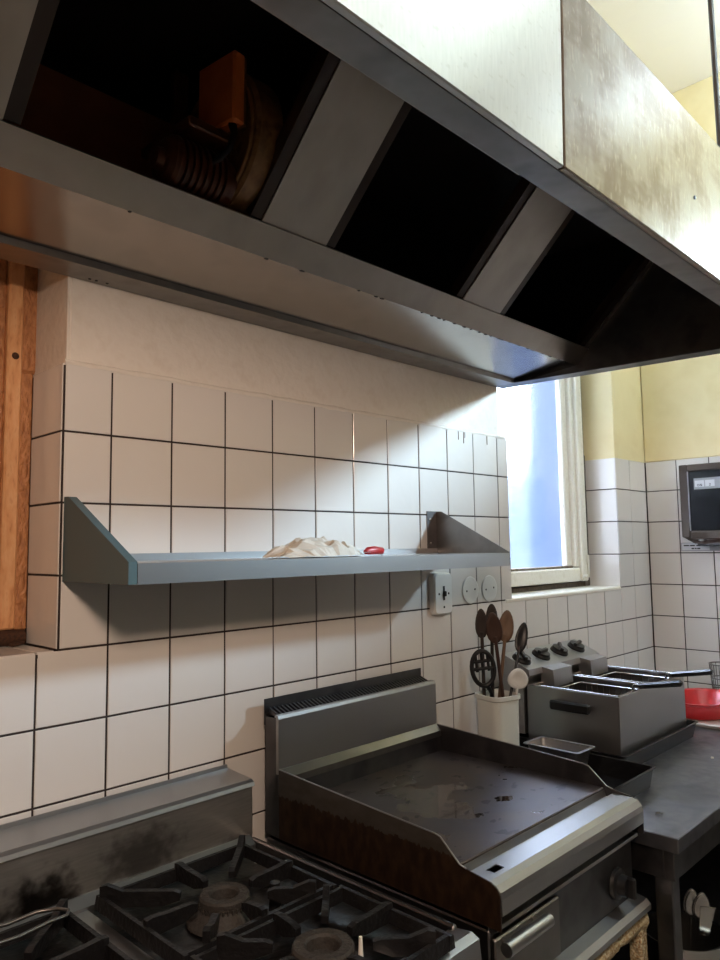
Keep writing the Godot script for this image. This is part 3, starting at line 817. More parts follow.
# ---------------------------------------------------------------- hob
func soot_tex() -> ImageTexture:
	# steel splashback with burnt-on soot where the pans stand
	var w := 512; var hgt := 96
	var im := Image.create(w, hgt, false, Image.FORMAT_RGB8)
	var n := FastNoiseLite.new(); n.seed = 81; n.frequency = 1.0; n.fractal_octaves = 5
	for y in hgt:
		for x in w:
			var u := float(x) / w * 1.22 - 0.77; var v := 0.12 * (1.0 - float(y) / hgt)     # metres along x, up from the deck
			var g := 0.70 + 0.05 * n.get_noise_2d(u * 12.0, v * 220.0)
			var c := Color(g, g * 0.985, g * 0.96)
			for s in [[-0.03, 0.028, 0.085, 0.06, 0.95], [0.17, 0.052, 0.10, 0.06, 0.42], [-0.35, 0.03, 0.09, 0.06, 0.9], [0.40, 0.02, 0.05, 0.02, 0.3]]:
				var d := Vector2((u - s[0]) / s[2], (v - s[1]) / s[3]).length() + 0.4 * n.get_noise_2d(u * 28.0, v * 34.0)
				c = c.lerp(Color(0.10, 0.085, 0.075), smoothstep(1.15, 0.2, d) * s[4])
			if n.get_noise_2d(u * 60.0, v * 60.0) > 0.32 and v < 0.02: c = c.lerp(Color(0.36, 0.22, 0.12), 0.6)
			im.set_pixel(x, y, c)
	return tex(im)

func burner(parent: Node, at: Vector3, r: float):
	var b := mb(Transform3D(Basis(), at))
	b.lathe([Vector2(r * 1.5, -0.042), Vector2(r * 1.45, -0.036), Vector2(r * 1.05, -0.022), Vector2(r * 0.96, -0.016), Vector2(r * 0.96, -0.012)], 28, false)
	var o := put(b, "burner", M.burner_iron, parent)
	b = mb(Transform3D(Basis(), at))
	b.lathe([Vector2(r, -0.012), Vector2(r, -0.001), Vector2(r * 0.94, 0.003), Vector2(r * 0.62, 0.003), Vector2(r * 0.55, -0.001), Vector2(r * 0.5, -0.018), Vector2(0, -0.02)], 32); put(b, "burner_ring", M.burner_iron, o)
	b = mb(Transform3D(Basis(), at))
	for i in 34:
		var a := TAU * i / 34.0
		var c := Vector3(cos(a) * r * 0.99, -0.014, sin(a) * r * 0.99)
		b.box(c - Vector3(0.0016, 0.004, 0.0016), c + Vector3(0.0016, 0.004, 0.0016), 0.0003)
	put(b, "flame_teeth", M.burner_iron, o)

func make_grate(zn: float, zp: float) -> Array:
	# cast pan support round a burner at its origin, reaching zn back and zp forward; frame, eight fingers with raised noses
	var parts := []
	var hx := 0.168; var y0 := 0.0; var y1 := 0.022
	var b := mb()
	for s in [-1.0, 1.0]:
		b.prism([Vector2(s * hx, y0), Vector2(s * (hx - 0.016), y0), Vector2(s * (hx - 0.012), y1), Vector2(s * (hx - 0.004), y1)], "z", -zn, zp)
		var hz := zp if s > 0 else zn
		b.prism([Vector2(s * hz, y0), Vector2(s * (hz - 0.016), y0), Vector2(s * (hz - 0.012), y1), Vector2(s * (hz - 0.004), y1)], "x", -hx + 0.012, hx - 0.012)
	parts.append(["frame", b.done()])
	for i in 8:
		var a := TAU * i / 8.0
		var dir := Vector3(cos(a), 0, sin(a))
		var t := minf((hx - 0.008) / maxf(absf(dir.x), 1e-4), ((zp if dir.z > 0 else zn) - 0.008) / maxf(absf(dir.z), 1e-4))
		var inner := 0.060 if i % 2 == 0 else 0.080
		var basis := Basis(dir, Vector3.UP, dir.cross(Vector3.UP))
		b = mb(Transform3D(basis, Vector3.ZERO))
		var horn := 0.020 if i % 2 == 1 else 0.012
		b.prism([Vector2(inner, 0.014), Vector2(inner + 0.03, 0.004), Vector2(t, 0.002), Vector2(t, 0.020 + horn), Vector2(t - 0.012, 0.022 + horn), Vector2(t - 0.042, 0.031), Vector2(inner + 0.012, 0.030), Vector2(inner, 0.026)], "z", -0.006, 0.006)
		parts.append(["finger", b.done()])
	return parts

func make_hob():
	var s := thing("gas_hob", "professional gas hob with steel splashback and black burner deck", "stove")
	var x0 := -0.77; var x1 := 0.452; var z1 := 0.735
	var b := mb(); b.box(Vector3(x0, 0.12, 0.03), Vector3(x1 - 0.004, 0.80, z1 - 0.02), 0.004); put(b, "body", M.steel_dark, s)
	for p in [Vector2(x0 + 0.05, 0.08), Vector2(x1 - 0.06, 0.08), Vector2(x0 + 0.05, z1 - 0.08), Vector2(x1 - 0.06, z1 - 0.08)]:
		b = mb(Transform3D(Basis(), Vector3(p.x, 0, p.y))); b.lathe([Vector2(0.0, 0.0), Vector2(0.025, 0.0), Vector2(0.022, 0.12), Vector2(0.0, 0.12)], 14); put(b, "foot", M.steel, s)
	# deck: a shallow pan with rolled rim
	b = mb(); b.box(Vector3(x0, 0.80, 0.03), Vector3(x1 - 0.002, 0.822, z1), 0.003); put(b, "deck", M.hob_black, s)
	b = mb(); b.box(Vector3(x1 - 0.012, 0.822, 0.12), Vector3(x1, 0.846, z1 - 0.04), 0.003); put(b, "deck_rim", M.steel_dark, s)
	b = mb(); b.sheet([Vector2(z1 - 0.055, 0.823), Vector2(z1 - 0.05, 0.836), Vector2(z1 - 0.01, 0.842), Vector2(z1 + 0.004, 0.836), Vector2(z1 + 0.008, 0.80), Vector2(z1 + 0.006, 0.74)], "x", x0, x1, 0.003); put(b, "front_rim", M.steel, s)
	b = mb(); b.box(Vector3(0.005, 0.822, 0.13), Vector3(0.052, 0.832, z1 - 0.06), 0.003); put(b, "deck_bridge", M.steel, s)
	b = mb(); b.box(Vector3(x0, 0.55, z1 - 0.018), Vector3(x1 - 0.01, 0.735, z1 - 0.004), 0.003); put(b, "control_panel", M.steel, s)
	for i in 4:
		b = mb(Transform3D(Basis(Vector3.RIGHT, PI / 2), Vector3(-0.6 + i * 0.3, 0.64, z1 - 0.004))); b.lathe([Vector2(0.028, 0), Vector2(0.026, 0.018), Vector2(0.018, 0.022), Vector2(0.016, 0.045), Vector2(0, 0.046)], 20); put(b, "knob", M.black_plastic, s)
	# splashback with a sloping cap
	var m := StandardMaterial3D.new(); m.resource_name = "sooty_steel"; m.metallic = 0.85; m.roughness = 0.33; m.albedo_texture = soot_tex()
	b = mb(); b.box(Vector3(x0, 0.822, 0.075), Vector3(x1, 0.962, 0.118), 0.004); put(b, "splashback", m, s, "steel splashback with black soot patches")
	b = mb(); b.prism([Vector2(0.012, 0.972), Vector2(0.012, 0.984), Vector2(0.016, 0.984), Vector2(0.017, 0.9765), Vector2(0.112, 0.971), Vector2(0.121, 0.966), Vector2(0.124, 0.958), Vector2(0.118, 0.956)], "x", x0, x1); put(b, "splashback_cap", M.steel, s)
	b = mb(); b.box(Vector3(x0, 0.80, 0.012), Vector3(x1 - 0.004, 0.955, 0.075), 0.002); put(b, "flue", M.steel_dark, s)
	b = mb(); b.prism([Vector2(0.118, 0.852), Vector2(0.122, 0.852), Vector2(0.142, 0.838), Vector2(0.142, 0.822), Vector2(0.118, 0.822)], "x", x0, x1 - 0.012); put(b, "cove_strip", M.steel, s)
	var cen := [Vector3(0.212, 0.868, 0.345), Vector3(0.218, 0.868, 0.605), Vector3(-0.175, 0.868, 0.345), Vector3(-0.175, 0.868, 0.605)]
	for i in 4: burner(s, cen[i], 0.046 if i != 1 else 0.05)
	# pilot stub near the front burner
	b = mb(); b.tube([Vector3(0.28, 0.823, 0.628), Vector3(0.28, 0.866, 0.628)], [0.005, 0.003], 8); put(b, "pilot", M.crumb, s)
	b = mb(); b.tube([Vector3(0.300, 0.823, 0.383), Vector3(0.300, 0.872, 0.383)], [0.012, 0.010], 10); put(b, "thermocouple", M.cast_iron, s)
	var labels := ["black cast iron pan support around the rear right burner", "black cast iron pan support around the front right burner", "black cast iron pan support at the left edge of the hob, rear", "black cast iron pan support at the left edge of the hob, front"]
	for row in 2:
		var zn: float = [0.168, 0.127][row]; var zp: float = [0.127, 0.135][row]
		var g := thing("pan_support", labels[row], "pan support", Vector3.ZERO, "cast iron pan supports on the hob")
		for p in make_grate(zn, zp): put_mesh(p[1], p[0], M.cast_iron, g)
		g.position = Vector3(cen[row].x, 0.8476, cen[row].z)
		var g2: Node3D = g.duplicate()
		g2.name = numbered("pan_support"); add_child(g2, true); g2.set_meta("label", labels[row + 2])
		g2.position = Vector3(cen[row + 2].x, 0.8476, cen[row + 2].z)
	b = mb(); b.tube([Vector3(-0.17, 0.889, 0.19), Vector3(-0.12, 0.889, 0.205), Vector3(-0.07, 0.889, 0.2), Vector3(-0.04, 0.889, 0.215), Vector3(-0.03, 0.889, 0.235), Vector3(-0.04, 0.889, 0.25), Vector3(-0.07, 0.889, 0.25), Vector3(-0.12, 0.889, 0.26), Vector3(-0.2, 0.889, 0.255)], 0.0035, 8)
	var o := put(b, "bent_wire", M.steel_soiled)
	tag(o, "bent steel wire loop lying on the left pan support", "wire")

# ---------------------------------------------------------------- griddle
const GX0 := 0.556
const GX1 := 1.170
func plate_tex(rough: bool) -> ImageTexture:
	var w := 256
	var im := Image.create(w, w, false, Image.FORMAT_RGB8)
	var n := FastNoiseLite.new(); n.seed = 91; n.frequency = 1.0; n.fractal_octaves = 4
	var n2 := FastNoiseLite.new(); n2.seed = 92; n2.frequency = 1.0; n2.fractal_octaves = 5
	for y in w:
		for x in w:
			var u := float(x) / w; var v := float(y) / w
			var a := n.get_noise_2d(u * 3.0, v * 3.0)
			var wet := smoothstep(0.02, 0.07, n2.get_noise_2d(u * 3.4 + 3.0, v * 3.4) + 0.30 - 1.5 * Vector2((u - 0.42) / 1.0, (v - 0.52) / 0.9).length())
			if rough:
				var r := lerpf(0.46, 0.07, wet) + 0.05 * a
				im.set_pixel(x, y, Color(r, r, r))
			else:
				var c := Color(0.31, 0.29, 0.30).lerp(Color(0.37, 0.33, 0.315), clampf(a * 1.4 + 0.3, 0, 1))
				if n2.get_noise_2d(u * 7.0, v * 9.0) > 0.42: c = c.lerp(Color(0.12, 0.11, 0.12), 0.6)
				im.set_pixel(x, y, c)
	return tex(im)

func greasy_side_tex() -> ImageTexture:
	# brown baked grease below a ragged line on the griddle's left flank
	var w := 512; var hgt := 128
	var im := Image.create(w, hgt, false, Image.FORMAT_RGB8)
	var n := FastNoiseLite.new(); n.seed = 95; n.frequency = 1.0; n.fractal_octaves = 4
	for y in hgt:
		for x in w:
			var u := float(x) / w; var v := float(y) / hgt
			var c := Color(0.33, 0.315, 0.30).lerp(Color(0.29, 0.27, 0.25), n.get_noise_2d(u * 8.0, v * 5.0) + 0.5)
			if v > 0.36 + 0.06 * n.get_noise_2d(u * 34.0, 1.0) + 0.03 * n.get_noise_2d(u * 60.0, 5.0):
				c = Color(0.26, 0.19, 0.14).lerp(Color(0.18, 0.13, 0.10), clampf(n.get_noise_2d(u * 22.0, v * 3.0) * 1.2 + 0.5, 0, 1))
			im.set_pixel(x, y, c)
	return tex(im)

func make_griddle():
	var s := thing("griddle", "steel flat-top griddle with vented back and a drip trough in front", "griddle")
	var b := mb()
	b.box(Vector3(GX0, 0.80, 0.03), Vector3(GX1, 1.082, 0.032), 0.0005); b.box(Vector3(GX0, 0.80, 0.0715), Vector3(GX1, 1.082, 0.0738), 0.0005)
	b.box(Vector3(GX0, 0.80, 0.03), Vector3(GX0 + 0.002, 1.082, 0.083), 0.0005); b.box(Vector3(GX1 - 0.002, 0.80, 0.03), Vector3(GX1, 1.082, 0.083), 0.0005)
	b.box(Vector3(GX0, 0.80, 0.03), Vector3(GX1, 0.802, 0.083), 0.0005); put(b, "flue", M.steel_dark, s)
	b = mb(); b.prism([Vector2(0.074, 0.95), Vector2(0.0838, 0.95), Vector2(0.0838, 1.081), Vector2(0.081, 1.089), Vector2(0.074, 1.091), Vector2(0.070, 1.088), Vector2(0.070, 1.084), Vector2(0.074, 1.084)], "x", GX0 - 0.001, GX1 + 0.001); put(b, "splashback", M.steel, s)
	b = mb(); b.prism([Vector2(0.0275, 1.06), Vector2(0.0295, 1.06), Vector2(0.0295, 1.123), Vector2(0.0275, 1.123)], "x", GX0 - 0.001, GX1 - 0.002); put(b, "upstand", M.steel_dark, s)
	b = mb()   # louvred grille between upstand and splashback
	b.box(Vector3(GX0, 1.082, 0.030), Vector3(GX1, 1.088, 0.034), 0.0005); b.box(Vector3(GX0, 1.080, 0.066), Vector3(GX1, 1.09, 0.071), 0.0005)
	for i in 47:
		var x := lerpf(GX0 + 0.012, GX1 - 0.012, i / 46.0)
		b.prism([Vector2(0.034, 1.0835), Vector2(0.066, 1.0835), Vector2(0.066, 1.0895), Vector2(0.034, 1.1015)], "x", x - 0.0024, x + 0.0024)
	put(b, "vent_grille", M.steel_dark, s)
	b = mb(); b.prism([Vector2(0.0838, 0.962), Vector2(0.086, 0.962), Vector2(0.104, 0.946), Vector2(0.104, 0.93), Vector2(0.0838, 0.93)], "x", GX0 + 0.002, GX1 - 0.002); put(b, "cove_strip", M.steel_soiled, s)
	b = mb(); b.prism([Vector2(0.084, 0.93), Vector2(0.104, 0.93), Vector2(0.106, 0.889), Vector2(0.084, 0.889)], "x", GX0 + 0.003, GX1 - 0.003); put(b, "back_edge", M.steel_dark, s)
	# side guards: high at the back, stepping down to the trough
	var guard := [Vector2(0.084, 0.80), Vector2(0.715, 0.80), Vector2(0.7145, 0.862), Vector2(0.708, 0.873), Vector2(0.695, 0.881), Vector2(0.640, 0.889), Vector2(0.624, 0.893), Vector2(0.578, 0.932), Vector2(0.565, 0.935), Vector2(0.084, 0.962)]
	var m := StandardMaterial3D.new(); m.resource_name = "greasy_flank"; m.metallic = 0.55; m.roughness = 0.42; m.albedo_texture = greasy_side_tex()
	b = mb(); b.prism(guard, "x", GX0 - 0.001, GX0 + 0.0015); put(b, "side_guard", m, s, "left flank with a ragged brown grease line")
	b = mb(); b.prism(guard, "x", GX1 - 0.0015, GX1 + 0.001); put(b, "side_guard", M.steel_dark, s)
	for x in [GX0 + 0.0002, GX1 - 0.0002]:      # rolled bright edge of the guards
		b = mb(); b.tube([Vector3(x, 0.962, 0.086), Vector3(x, 0.935, 0.565), Vector3(x, 0.932, 0.578), Vector3(x, 0.893, 0.624), Vector3(x, 0.889, 0.64)], 0.0018, 6); put(b, "guard_edge", M.steel, s)
	# plate
	m = StandardMaterial3D.new(); m.resource_name = "griddle_plate"; m.metallic = 0.8; m.roughness = 1.0; m.albedo_texture = plate_tex(false); m.roughness_texture = plate_tex(true)
	b = mb(); b.box(Vector3(GX0 + 0.002, 0.868, 0.10), Vector3(GX1 - 0.002, 0.889, 0.618), 0.002); put(b, "plate", m, s, "dark scraped cooking plate with a wet film")
	# trough and rolled front
	b = mb()
	var back := [Vector2(0.618, 0.884), Vector2(0.622, 0.868), Vector2(0.640, 0.868), Vector2(0.642, 0.879)]
	var front := [Vector2(0.690, 0.880), Vector2(0.704, 0.876), Vector2(0.713, 0.866), Vector2(0.716, 0.855), Vector2(0.716, 0.828), Vector2(0.700, 0.826)]
	b.sheet(back + front, "x", GX0 + 0.002, 0.594, 0.002); b.sheet(back + front, "x", 0.628, GX1 - 0.002, 0.002)
	b.sheet(back + [Vector2(0.657, 0.8793)], "x", 0.594, 0.628, 0.002); b.sheet([Vector2(0.677, 0.8797)] + front, "x", 0.594, 0.628, 0.002)   # round the drain slot
	put(b, "drip_trough", M.steel, s)
	# body and control panel
	b = mb(); b.box(Vector3(GX0 + 0.004, 0.63, 0.03), Vector3(GX1 - 0.004, 0.79, 0.684), 0.003); b.box(Vector3(GX0 + 0.004, 0.79, 0.678), Vector3(GX1 - 0.004, 0.862, 0.684), 0.001); put(b, "body", M.steel_dark, s)
	b = mb(); b.prism([Vector2(0.685, 0.80), Vector2(0.700, 0.80), Vector2(0.702, 0.794), Vector2(0.694, 0.788), Vector2(0.685, 0.788)], "x", GX0 + 0.004, GX1 - 0.004); put(b, "drip_rail", M.steel, s)
	b = mb(); b.prism([Vector2(0.685, 0.655), Vector2(0.712, 0.65), Vector2(0.722, 0.640), Vector2(0.722, 0.628), Vector2(0.685, 0.628)], "x", GX0 - 0.002, GX1 + 0.004); put(b, "bottom_rail", M.steel, s)
	b = mb(); b.box(Vector3(GX0 + 0.01, 0.66, 0.684), Vector3(0.80, 0.775, 0.694), 0.003); var dr := put(b, "grease_drawer", M.steel_soiled, s)
	b = mb(); b.tube([Vector3(0.565, 0.767, 0.718), Vector3(0.715, 0.767, 0.718)], 0.013, 14)
	b.tube([Vector3(0.59, 0.767, 0.69), Vector3(0.59, 0.767, 0.718)], 0.006, 8); b.tube([Vector3(0.70, 0.767, 0.69), Vector3(0.70, 0.767, 0.718)], 0.006, 8)
	put(b, "handle", M.steel, dr)
	b = mb(Transform3D(Basis(Vector3.RIGHT, PI / 2), Vector3(1.075, 0.708, 0.685))); b.lathe([Vector2(0.036, 0), Vector2(0.034, 0.008), Vector2(0.024, 0.012), Vector2(0.022, 0.03), Vector2(0.0, 0.031)], 24); var kn := put(b, "knob", M.black_plastic, s)
	b = mb(); b.box(Vector3(1.0685, 0.684, 0.71), Vector3(1.0815, 0.732, 0.732), 0.004); put(b, "knob_grip", M.black_plastic, kn)
	# stand under it
	var t := thing("griddle_stand", "corroded metal stand with flaking pale paint under the griddle", "stand")
	for e in [[Vector3(GX0 + 0.02, 0.600, 0.690), Vector3(GX1 + 0.012, 0.600, 0.690)], [Vector3(GX0 + 0.02, 0.600, 0.08), Vector3(GX1, 0.600, 0.08)]]:
		b = mb()
		var path := []; var rad := []
		for i in 40:
			path.append((e[0] as Vector3).lerp(e[1], i / 39.0) + Vector3(0, rng.randf_range(-0.003, 0.001), rng.randf_range(-0.003, 0.003))); rad.append(0.023 + rng.randf_range(-0.003, 0.003))
		b.tube(path, rad, 9); put(b, "rail", M.rust, t)
	for p in [Vector2(GX0 + 0.04, 0.69), Vector2(GX1 - 0.005, 0.69), Vector2(GX0 + 0.04, 0.08), Vector2(GX1 - 0.02, 0.08)]:
		b = mb(); b.box(Vector3(p.x - 0.016, 0.0, p.y - 0.016), Vector3(p.x + 0.016, 0.59, p.y + 0.016), 0.003); put(b, "leg", M.rust, t)
	for x in [GX0 + 0.04, GX1 - 0.02]:
		b = mb(); b.box(Vector3(x - 0.013, 0.585, 0.08), Vector3(x + 0.013, 0.61, 0.67), 0.003); put(b, "side_rail", M.rust, t)

# ---------------------------------------------------------------- table with fryer and small things
func make_table():
	var t := thing("work_table", "stainless steel work table in the corner under the fryer", "table")
	var x0 := 1.192; var x1 := 2.975; var z1 := 0.787; var y := 0.80
	var b := mb(); b.box(Vector3(x0, y - 0.036, 0.012), Vector3(x1, y, z1), 0.002); put(b, "table_top", M.table_steel, t)
	b = mb(); b.box(Vector3(x0 + 0.02, y - 0.11, z1 - 0.045), Vector3(x1 - 0.02, y - 0.036, z1 - 0.02), 0.002); put(b, "apron", M.steel_dark, t)
	b = mb(); b.box(Vector3(x0 + 0.02, y - 0.11, 0.05), Vector3(x0 + 0.045, y - 0.036, z1 - 0.045), 0.002); put(b, "apron", M.steel_dark, t)
	for p in [Vector2(x0 + 0.045, z1 - 0.05), Vector2(x1 - 0.05, z1 - 0.05), Vector2(x0 + 0.045, 0.06), Vector2(x1 - 0.05, 0.06)]:
		b = mb(); b.box(Vector3(p.x - 0.022, 0, p.y - 0.022), Vector3(p.x + 0.022, y - 0.036, p.y + 0.022), 0.003); put(b, "leg", M.steel_dark, t)
	b = mb(); b.box(Vector3(x0 + 0.03, 0.16, 0.05), Vector3(x1 - 0.03, 0.185, z1 - 0.04), 0.002); put(b, "lower_shelf", M.steel_dark, t)

func open_tray(n: String, m: Material, lo: Vector3, hi: Vector3, lip := 0.008, taper := 0.012, th := 0.0018, label := "", cat := "") -> Node3D:
	# shallow sheet-metal tray: floor, sloping sides, turned-out lip
	var t := thing(n, label, cat)
	var rr := func(ins: float, y: float) -> Array:
		var a := []
		var r := 0.012
		for q in 4:
			for i in 4:
				var an := PI / 2 * q + PI / 2 * i / 3.0
				var cx: float = [hi.x - ins - r, lo.x + ins + r, lo.x + ins + r, hi.x - ins - r][q]; var cz: float = [hi.z - ins - r, hi.z - ins - r, lo.z + ins + r, lo.z + ins + r][q]
				a.append(Vector3(cx + r * cos(an), y, cz + r * sin(an)))
		return a
	var b := mb()
	var rings := [rr.call(taper + lip, lo.y), rr.call(lip, hi.y - 0.002), rr.call(0.0, hi.y - 0.002), rr.call(0.0, hi.y), rr.call(lip + th, hi.y), rr.call(taper + lip + th, lo.y + th)]
	b.loft(rings)
	var bot: Array = rings[0]; var top: Array = rings[5]
	var c := (lo + hi) * 0.5
	for i in bot.size():
		var j := (i + 1) % bot.size()
		b.tri(Vector3(c.x, lo.y, c.z), bot[i], bot[j])
		b.tri(Vector3(c.x, lo.y + th, c.z), top[j], top[i])
	put(b, "pan", m, t)
	return t

func make_fryer():
	open_tray("black_tray", M.black_tray, Vector3(1.572, 0.8008, 0.04), Vector3(2.18, 0.853, 0.492), 0.006, 0.01, 0.002, "long black tray that the deep fryer stands in", "tray")
	var f := thing("deep_fryer", "double steel countertop deep fryer with four black knobs", "deep fryer")
	var x0 := 1.602; var x1 := 2.135; var z0 := 0.135; var z1 := 0.462; var y0 := 0.8036; var y1 := 1.022
	var th := 0.004
	var b := mb()
	b.box(Vector3(x0, y0, z0), Vector3(x1, y0 + 0.01, z1), 0.001)
	b.box(Vector3(x0, y0, z0), Vector3(x0 + th, y1, z1), 0.0018); b.box(Vector3(x1 - th, y0, z0), Vector3(x1, y1, z1), 0.0018)
	b.box(Vector3(x0, y0, z0), Vector3(x1, y1, z0 + th), 0.0018); b.box(Vector3(x0, y0, z1 - th), Vector3(x1, y1, z1), 0.0018)
	put(b, "housing", M.steel, f)
	var xm := (x0 + x1) * 0.5
	for e in [[x0 + 0.006, xm - 0.012], [xm + 0.012, x1 - 0.006]]:
		b = mb()
		var a: float = e[0]; var c: float = e[1]
		b.box(Vector3(a, y0 + 0.03, z0 + 0.02), Vector3(c, y0 + 0.034, z1 - 0.006), 0)
		b.box(Vector3(a, y0 + 0.03, z0 + 0.02), Vector3(a + 0.003, y1 - 0.001, z1 - 0.006), 0.001); b.box(Vector3(c - 0.003, y0 + 0.03, z0 + 0.02), Vector3(c, y1 - 0.001, z1 - 0.006), 0.001)
		b.box(Vector3(a, y0 + 0.03, z0 + 0.02), Vector3(c, y1 - 0.001, z0 + 0.023), 0.001); b.box(Vector3(a, y0 + 0.03, z1 - 0.009), Vector3(c, y1 - 0.001, z1 - 0.006), 0.001)
		var tank := put(b, "tank", M.steel_soiled, f)
		b = mb(); b.box(Vector3(a + 0.003, y0 + 0.034, z0 + 0.023), Vector3(c - 0.003, y0 + 0.10, z1 - 0.009), 0); put(b, "oil", M.grease_black, tank)
		b = mb()
		for i in 4: b.tube([Vector3([a, c, c, a][i], y1 + 0.001, [z0 + 0.02, z0 + 0.02, z1 - 0.004, z1 - 0.004][i]), Vector3([c, c, a, a][i], y1 + 0.001, [z0 + 0.02, z1 - 0.004, z1 - 0.004, z0 + 0.02][i])], 0.0032, 8)
		put(b, "rim", M.steel_shine, tank)
		# basket: wire cage with a black handle over the front
		b = mb()
		var bx0 := a + 0.035; var bx1 := c - 0.035; var bz0 := z0 + 0.085; var bz1 := z1 - 0.03; var by := y1 - 0.012
		for yy in [by, by - 0.05]:
			b.tube([Vector3(bx0, yy, bz0), Vector3(bx1, yy, bz0), Vector3(bx1, yy, bz1), Vector3(bx0, yy, bz1), Vector3(bx0, yy, bz0)], 0.0028, 6)
		for i in 11:
			var t := i / 10.0
			b.tube([Vector3(lerpf(bx0, bx1, t), by, bz1), Vector3(lerpf(bx0, bx1, t), by - 0.09, bz1), Vector3(lerpf(bx0, bx1, t), by - 0.09, bz0), Vector3(lerpf(bx0, bx1, t), by, bz0)], 0.0012, 4, false)
			b.tube([Vector3(bx0, by, lerpf(bz0, bz1, t)), Vector3(bx0, by - 0.09, lerpf(bz0, bz1, t)), Vector3(bx1, by - 0.09, lerpf(bz0, bz1, t)), Vector3(bx1, by, lerpf(bz0, bz1, t))], 0.0012, 4, false)
		var bas := put(b, "basket", M.steel_shine, f)
		var xc := (a + c) * 0.5 + 0.03
		b = mb(); b.tube([Vector3(xc, by, bz1), Vector3(xc, y1 + 0.014, z1 - 0.02), Vector3(xc, y1 + 0.018, z1 + 0.03)], 0.005, 8); put(b, "handle_wire", M.steel_shine, bas)
		b = mb(Transform3D(Basis(Vector3.RIGHT, -0.177), Vector3(xc, 1.0465, 0.527))); b.box(Vector3(-0.012, -0.0095, -0.072), Vector3(0.012, 0.0095, 0.072), 0.006); put(b, "handle", M.black_plastic, bas)
		# heating head hanging into the tank
		b = mb(); b.prism([Vector2(0.145, 1.076), Vector2(0.195, 1.068), Vector2(0.200, 1.012), Vector2(0.150, 1.012)], "x", (a + c) * 0.5 - 0.055, (a + c) * 0.5 + 0.075); put(b, "element_box", M.steel, f)
	# control strip
	b = mb(); b.prism([Vector2(0.045, 0.86), Vector2(0.130, 0.86), Vector2(0.130, 1.03), Vector2(0.155, 1.055), Vector2(0.152, 1.075), Vector2(0.050, 1.120), Vector2(0.045, 1.116)], "x", x0 - 0.012, x1 - 0.03); put(b, "control_strip", M.steel, f)
	var sl := Vector3(0, 0.915, 0.404)
	for i in 4:
		var x: float = [1.632, 1.762, 1.892, 2.022][i]
		var base := Vector3(x, 1.099, 0.100)
		var bs := Basis(Vector3.RIGHT, 0.415)
		b = mb(Transform3D(bs, base)); b.lathe([Vector2(0.034, -0.002), Vector2(0.034, 0.004), Vector2(0.030, 0.010), Vector2(0.029, 0.016), Vector2(0.0, 0.018)], 24); var k := put(b, "knob", M.black_plastic, f)
		b = mb(Transform3D(bs * Basis(Vector3.UP, [0.9, 0.1, 0.7, 0.2][i]), base)); b.box(Vector3(-0.033, 0.012, -0.007), Vector3(0.033, 0.026, 0.007), 0.003); put(b, "knob_grip", M.black_plastic, k)
	# carrying handle on the left flank
	b = mb(); b.box(Vector3(x0 - 0.030, 0.960, 0.235), Vector3(x0 - 0.012, 0.990, 0.375), 0.005); b.box(Vector3(x0 - 0.02, 0.966, 0.24), Vector3(x0 - 0.0005, 0.984, 0.262), 0.002); b.box(Vector3(x0 - 0.02, 0.966, 0.348), Vector3(x0 - 0.0005, 0.984, 0.37), 0.002)
	put(b, "side_handle", M.black_plastic, f)
	# black tray and small pan between griddle and fryer
	open_tray("black_tray", M.black_tray, Vector3(1.205, 0.8008, 0.225), Vector3(1.535, 0.856, 0.602), 0.006, 0.008, 0.002, "black tray standing between griddle and deep fryer", "tray")
	var g := open_tray("steel_pan", M.steel, Vector3(1.395, 0.8035, 0.215 + 0.025), Vector3(1.508, 0.888, 0.43), 0.010, 0.014, 0.0012, "small stainless steel pan standing in the black tray", "pan")
	# corner bowl, tray and beaker on the right
	var t := open_tray("white_tray", M.white_plastic, Vector3(2.30, 0.8008, 0.20), Vector3(2.78, 0.815, 0.56), 0.012, 0.008, 0.002, "flat white tray under the red bowl", "tray")
	var rb := mb(Transform3D(Basis().scaled(Vector3(1.25, 1, 0.95)), Vector3(2.525, 0.8032, 0.385)))
	rb.lathe([Vector2(0, 0), Vector2(0.095, 0), Vector2(0.105, 0.006), Vector2(0.135, 0.060), Vector2(0.150, 0.066), Vector2(0.152, 0.072), Vector2(0.134, 0.070), Vector2(0.100, 0.008), Vector2(0, 0.005)], 40)
	var bowl := put(rb, "red_bowl", M.red_plastic)
	tag(bowl, "red plastic bowl at the right edge of the work table", "bowl")
	var w := thing("wire_basket", "small steel wire beaker by the tiled wall behind the red bowl", "basket")
	var cb := Vector3(2.86, 0.8005, 0.36)
	rb = mb(Transform3D(Basis(), cb))
	rb.lathe([Vector2(0, 0), Vector2(0.045, 0), Vector2(0.047, 0.003), Vector2(0, 0.004)], 20); put(rb, "base", M.steel, w)
	rb = mb(Transform3D(Basis(), cb))
	for yy in [0.05, 0.10, 0.16]:
		var ring := []
		for i in 25: ring.append(Vector3(cos(TAU * i / 24) * (0.045 + yy * 0.08), yy, sin(TAU * i / 24) * (0.045 + yy * 0.08)))
		rb.tube(ring, 0.003, 6, false)
	for i in 14:
		var a := TAU * i / 14
		rb.tube([Vector3(cos(a) * 0.045, 0.003, sin(a) * 0.045), Vector3(cos(a) * 0.058, 0.16, sin(a) * 0.058)], 0.0022, 5)
	put(rb, "wires", M.steel_soiled, w)
	rb = mb(Transform3D(Basis(), Vector3(1.92, 0.803, 0.62))); rb.lathe([Vector2(0, 0.004), Vector2(0.004, 0.003), Vector2(0.005, 0), Vector2(0.004, -0.002), Vector2(0, -0.0025)], 8)
	var cr := put(rb, "crumb", M.crumb); tag(cr, "tiny white crumb on the steel table top", "crumb")

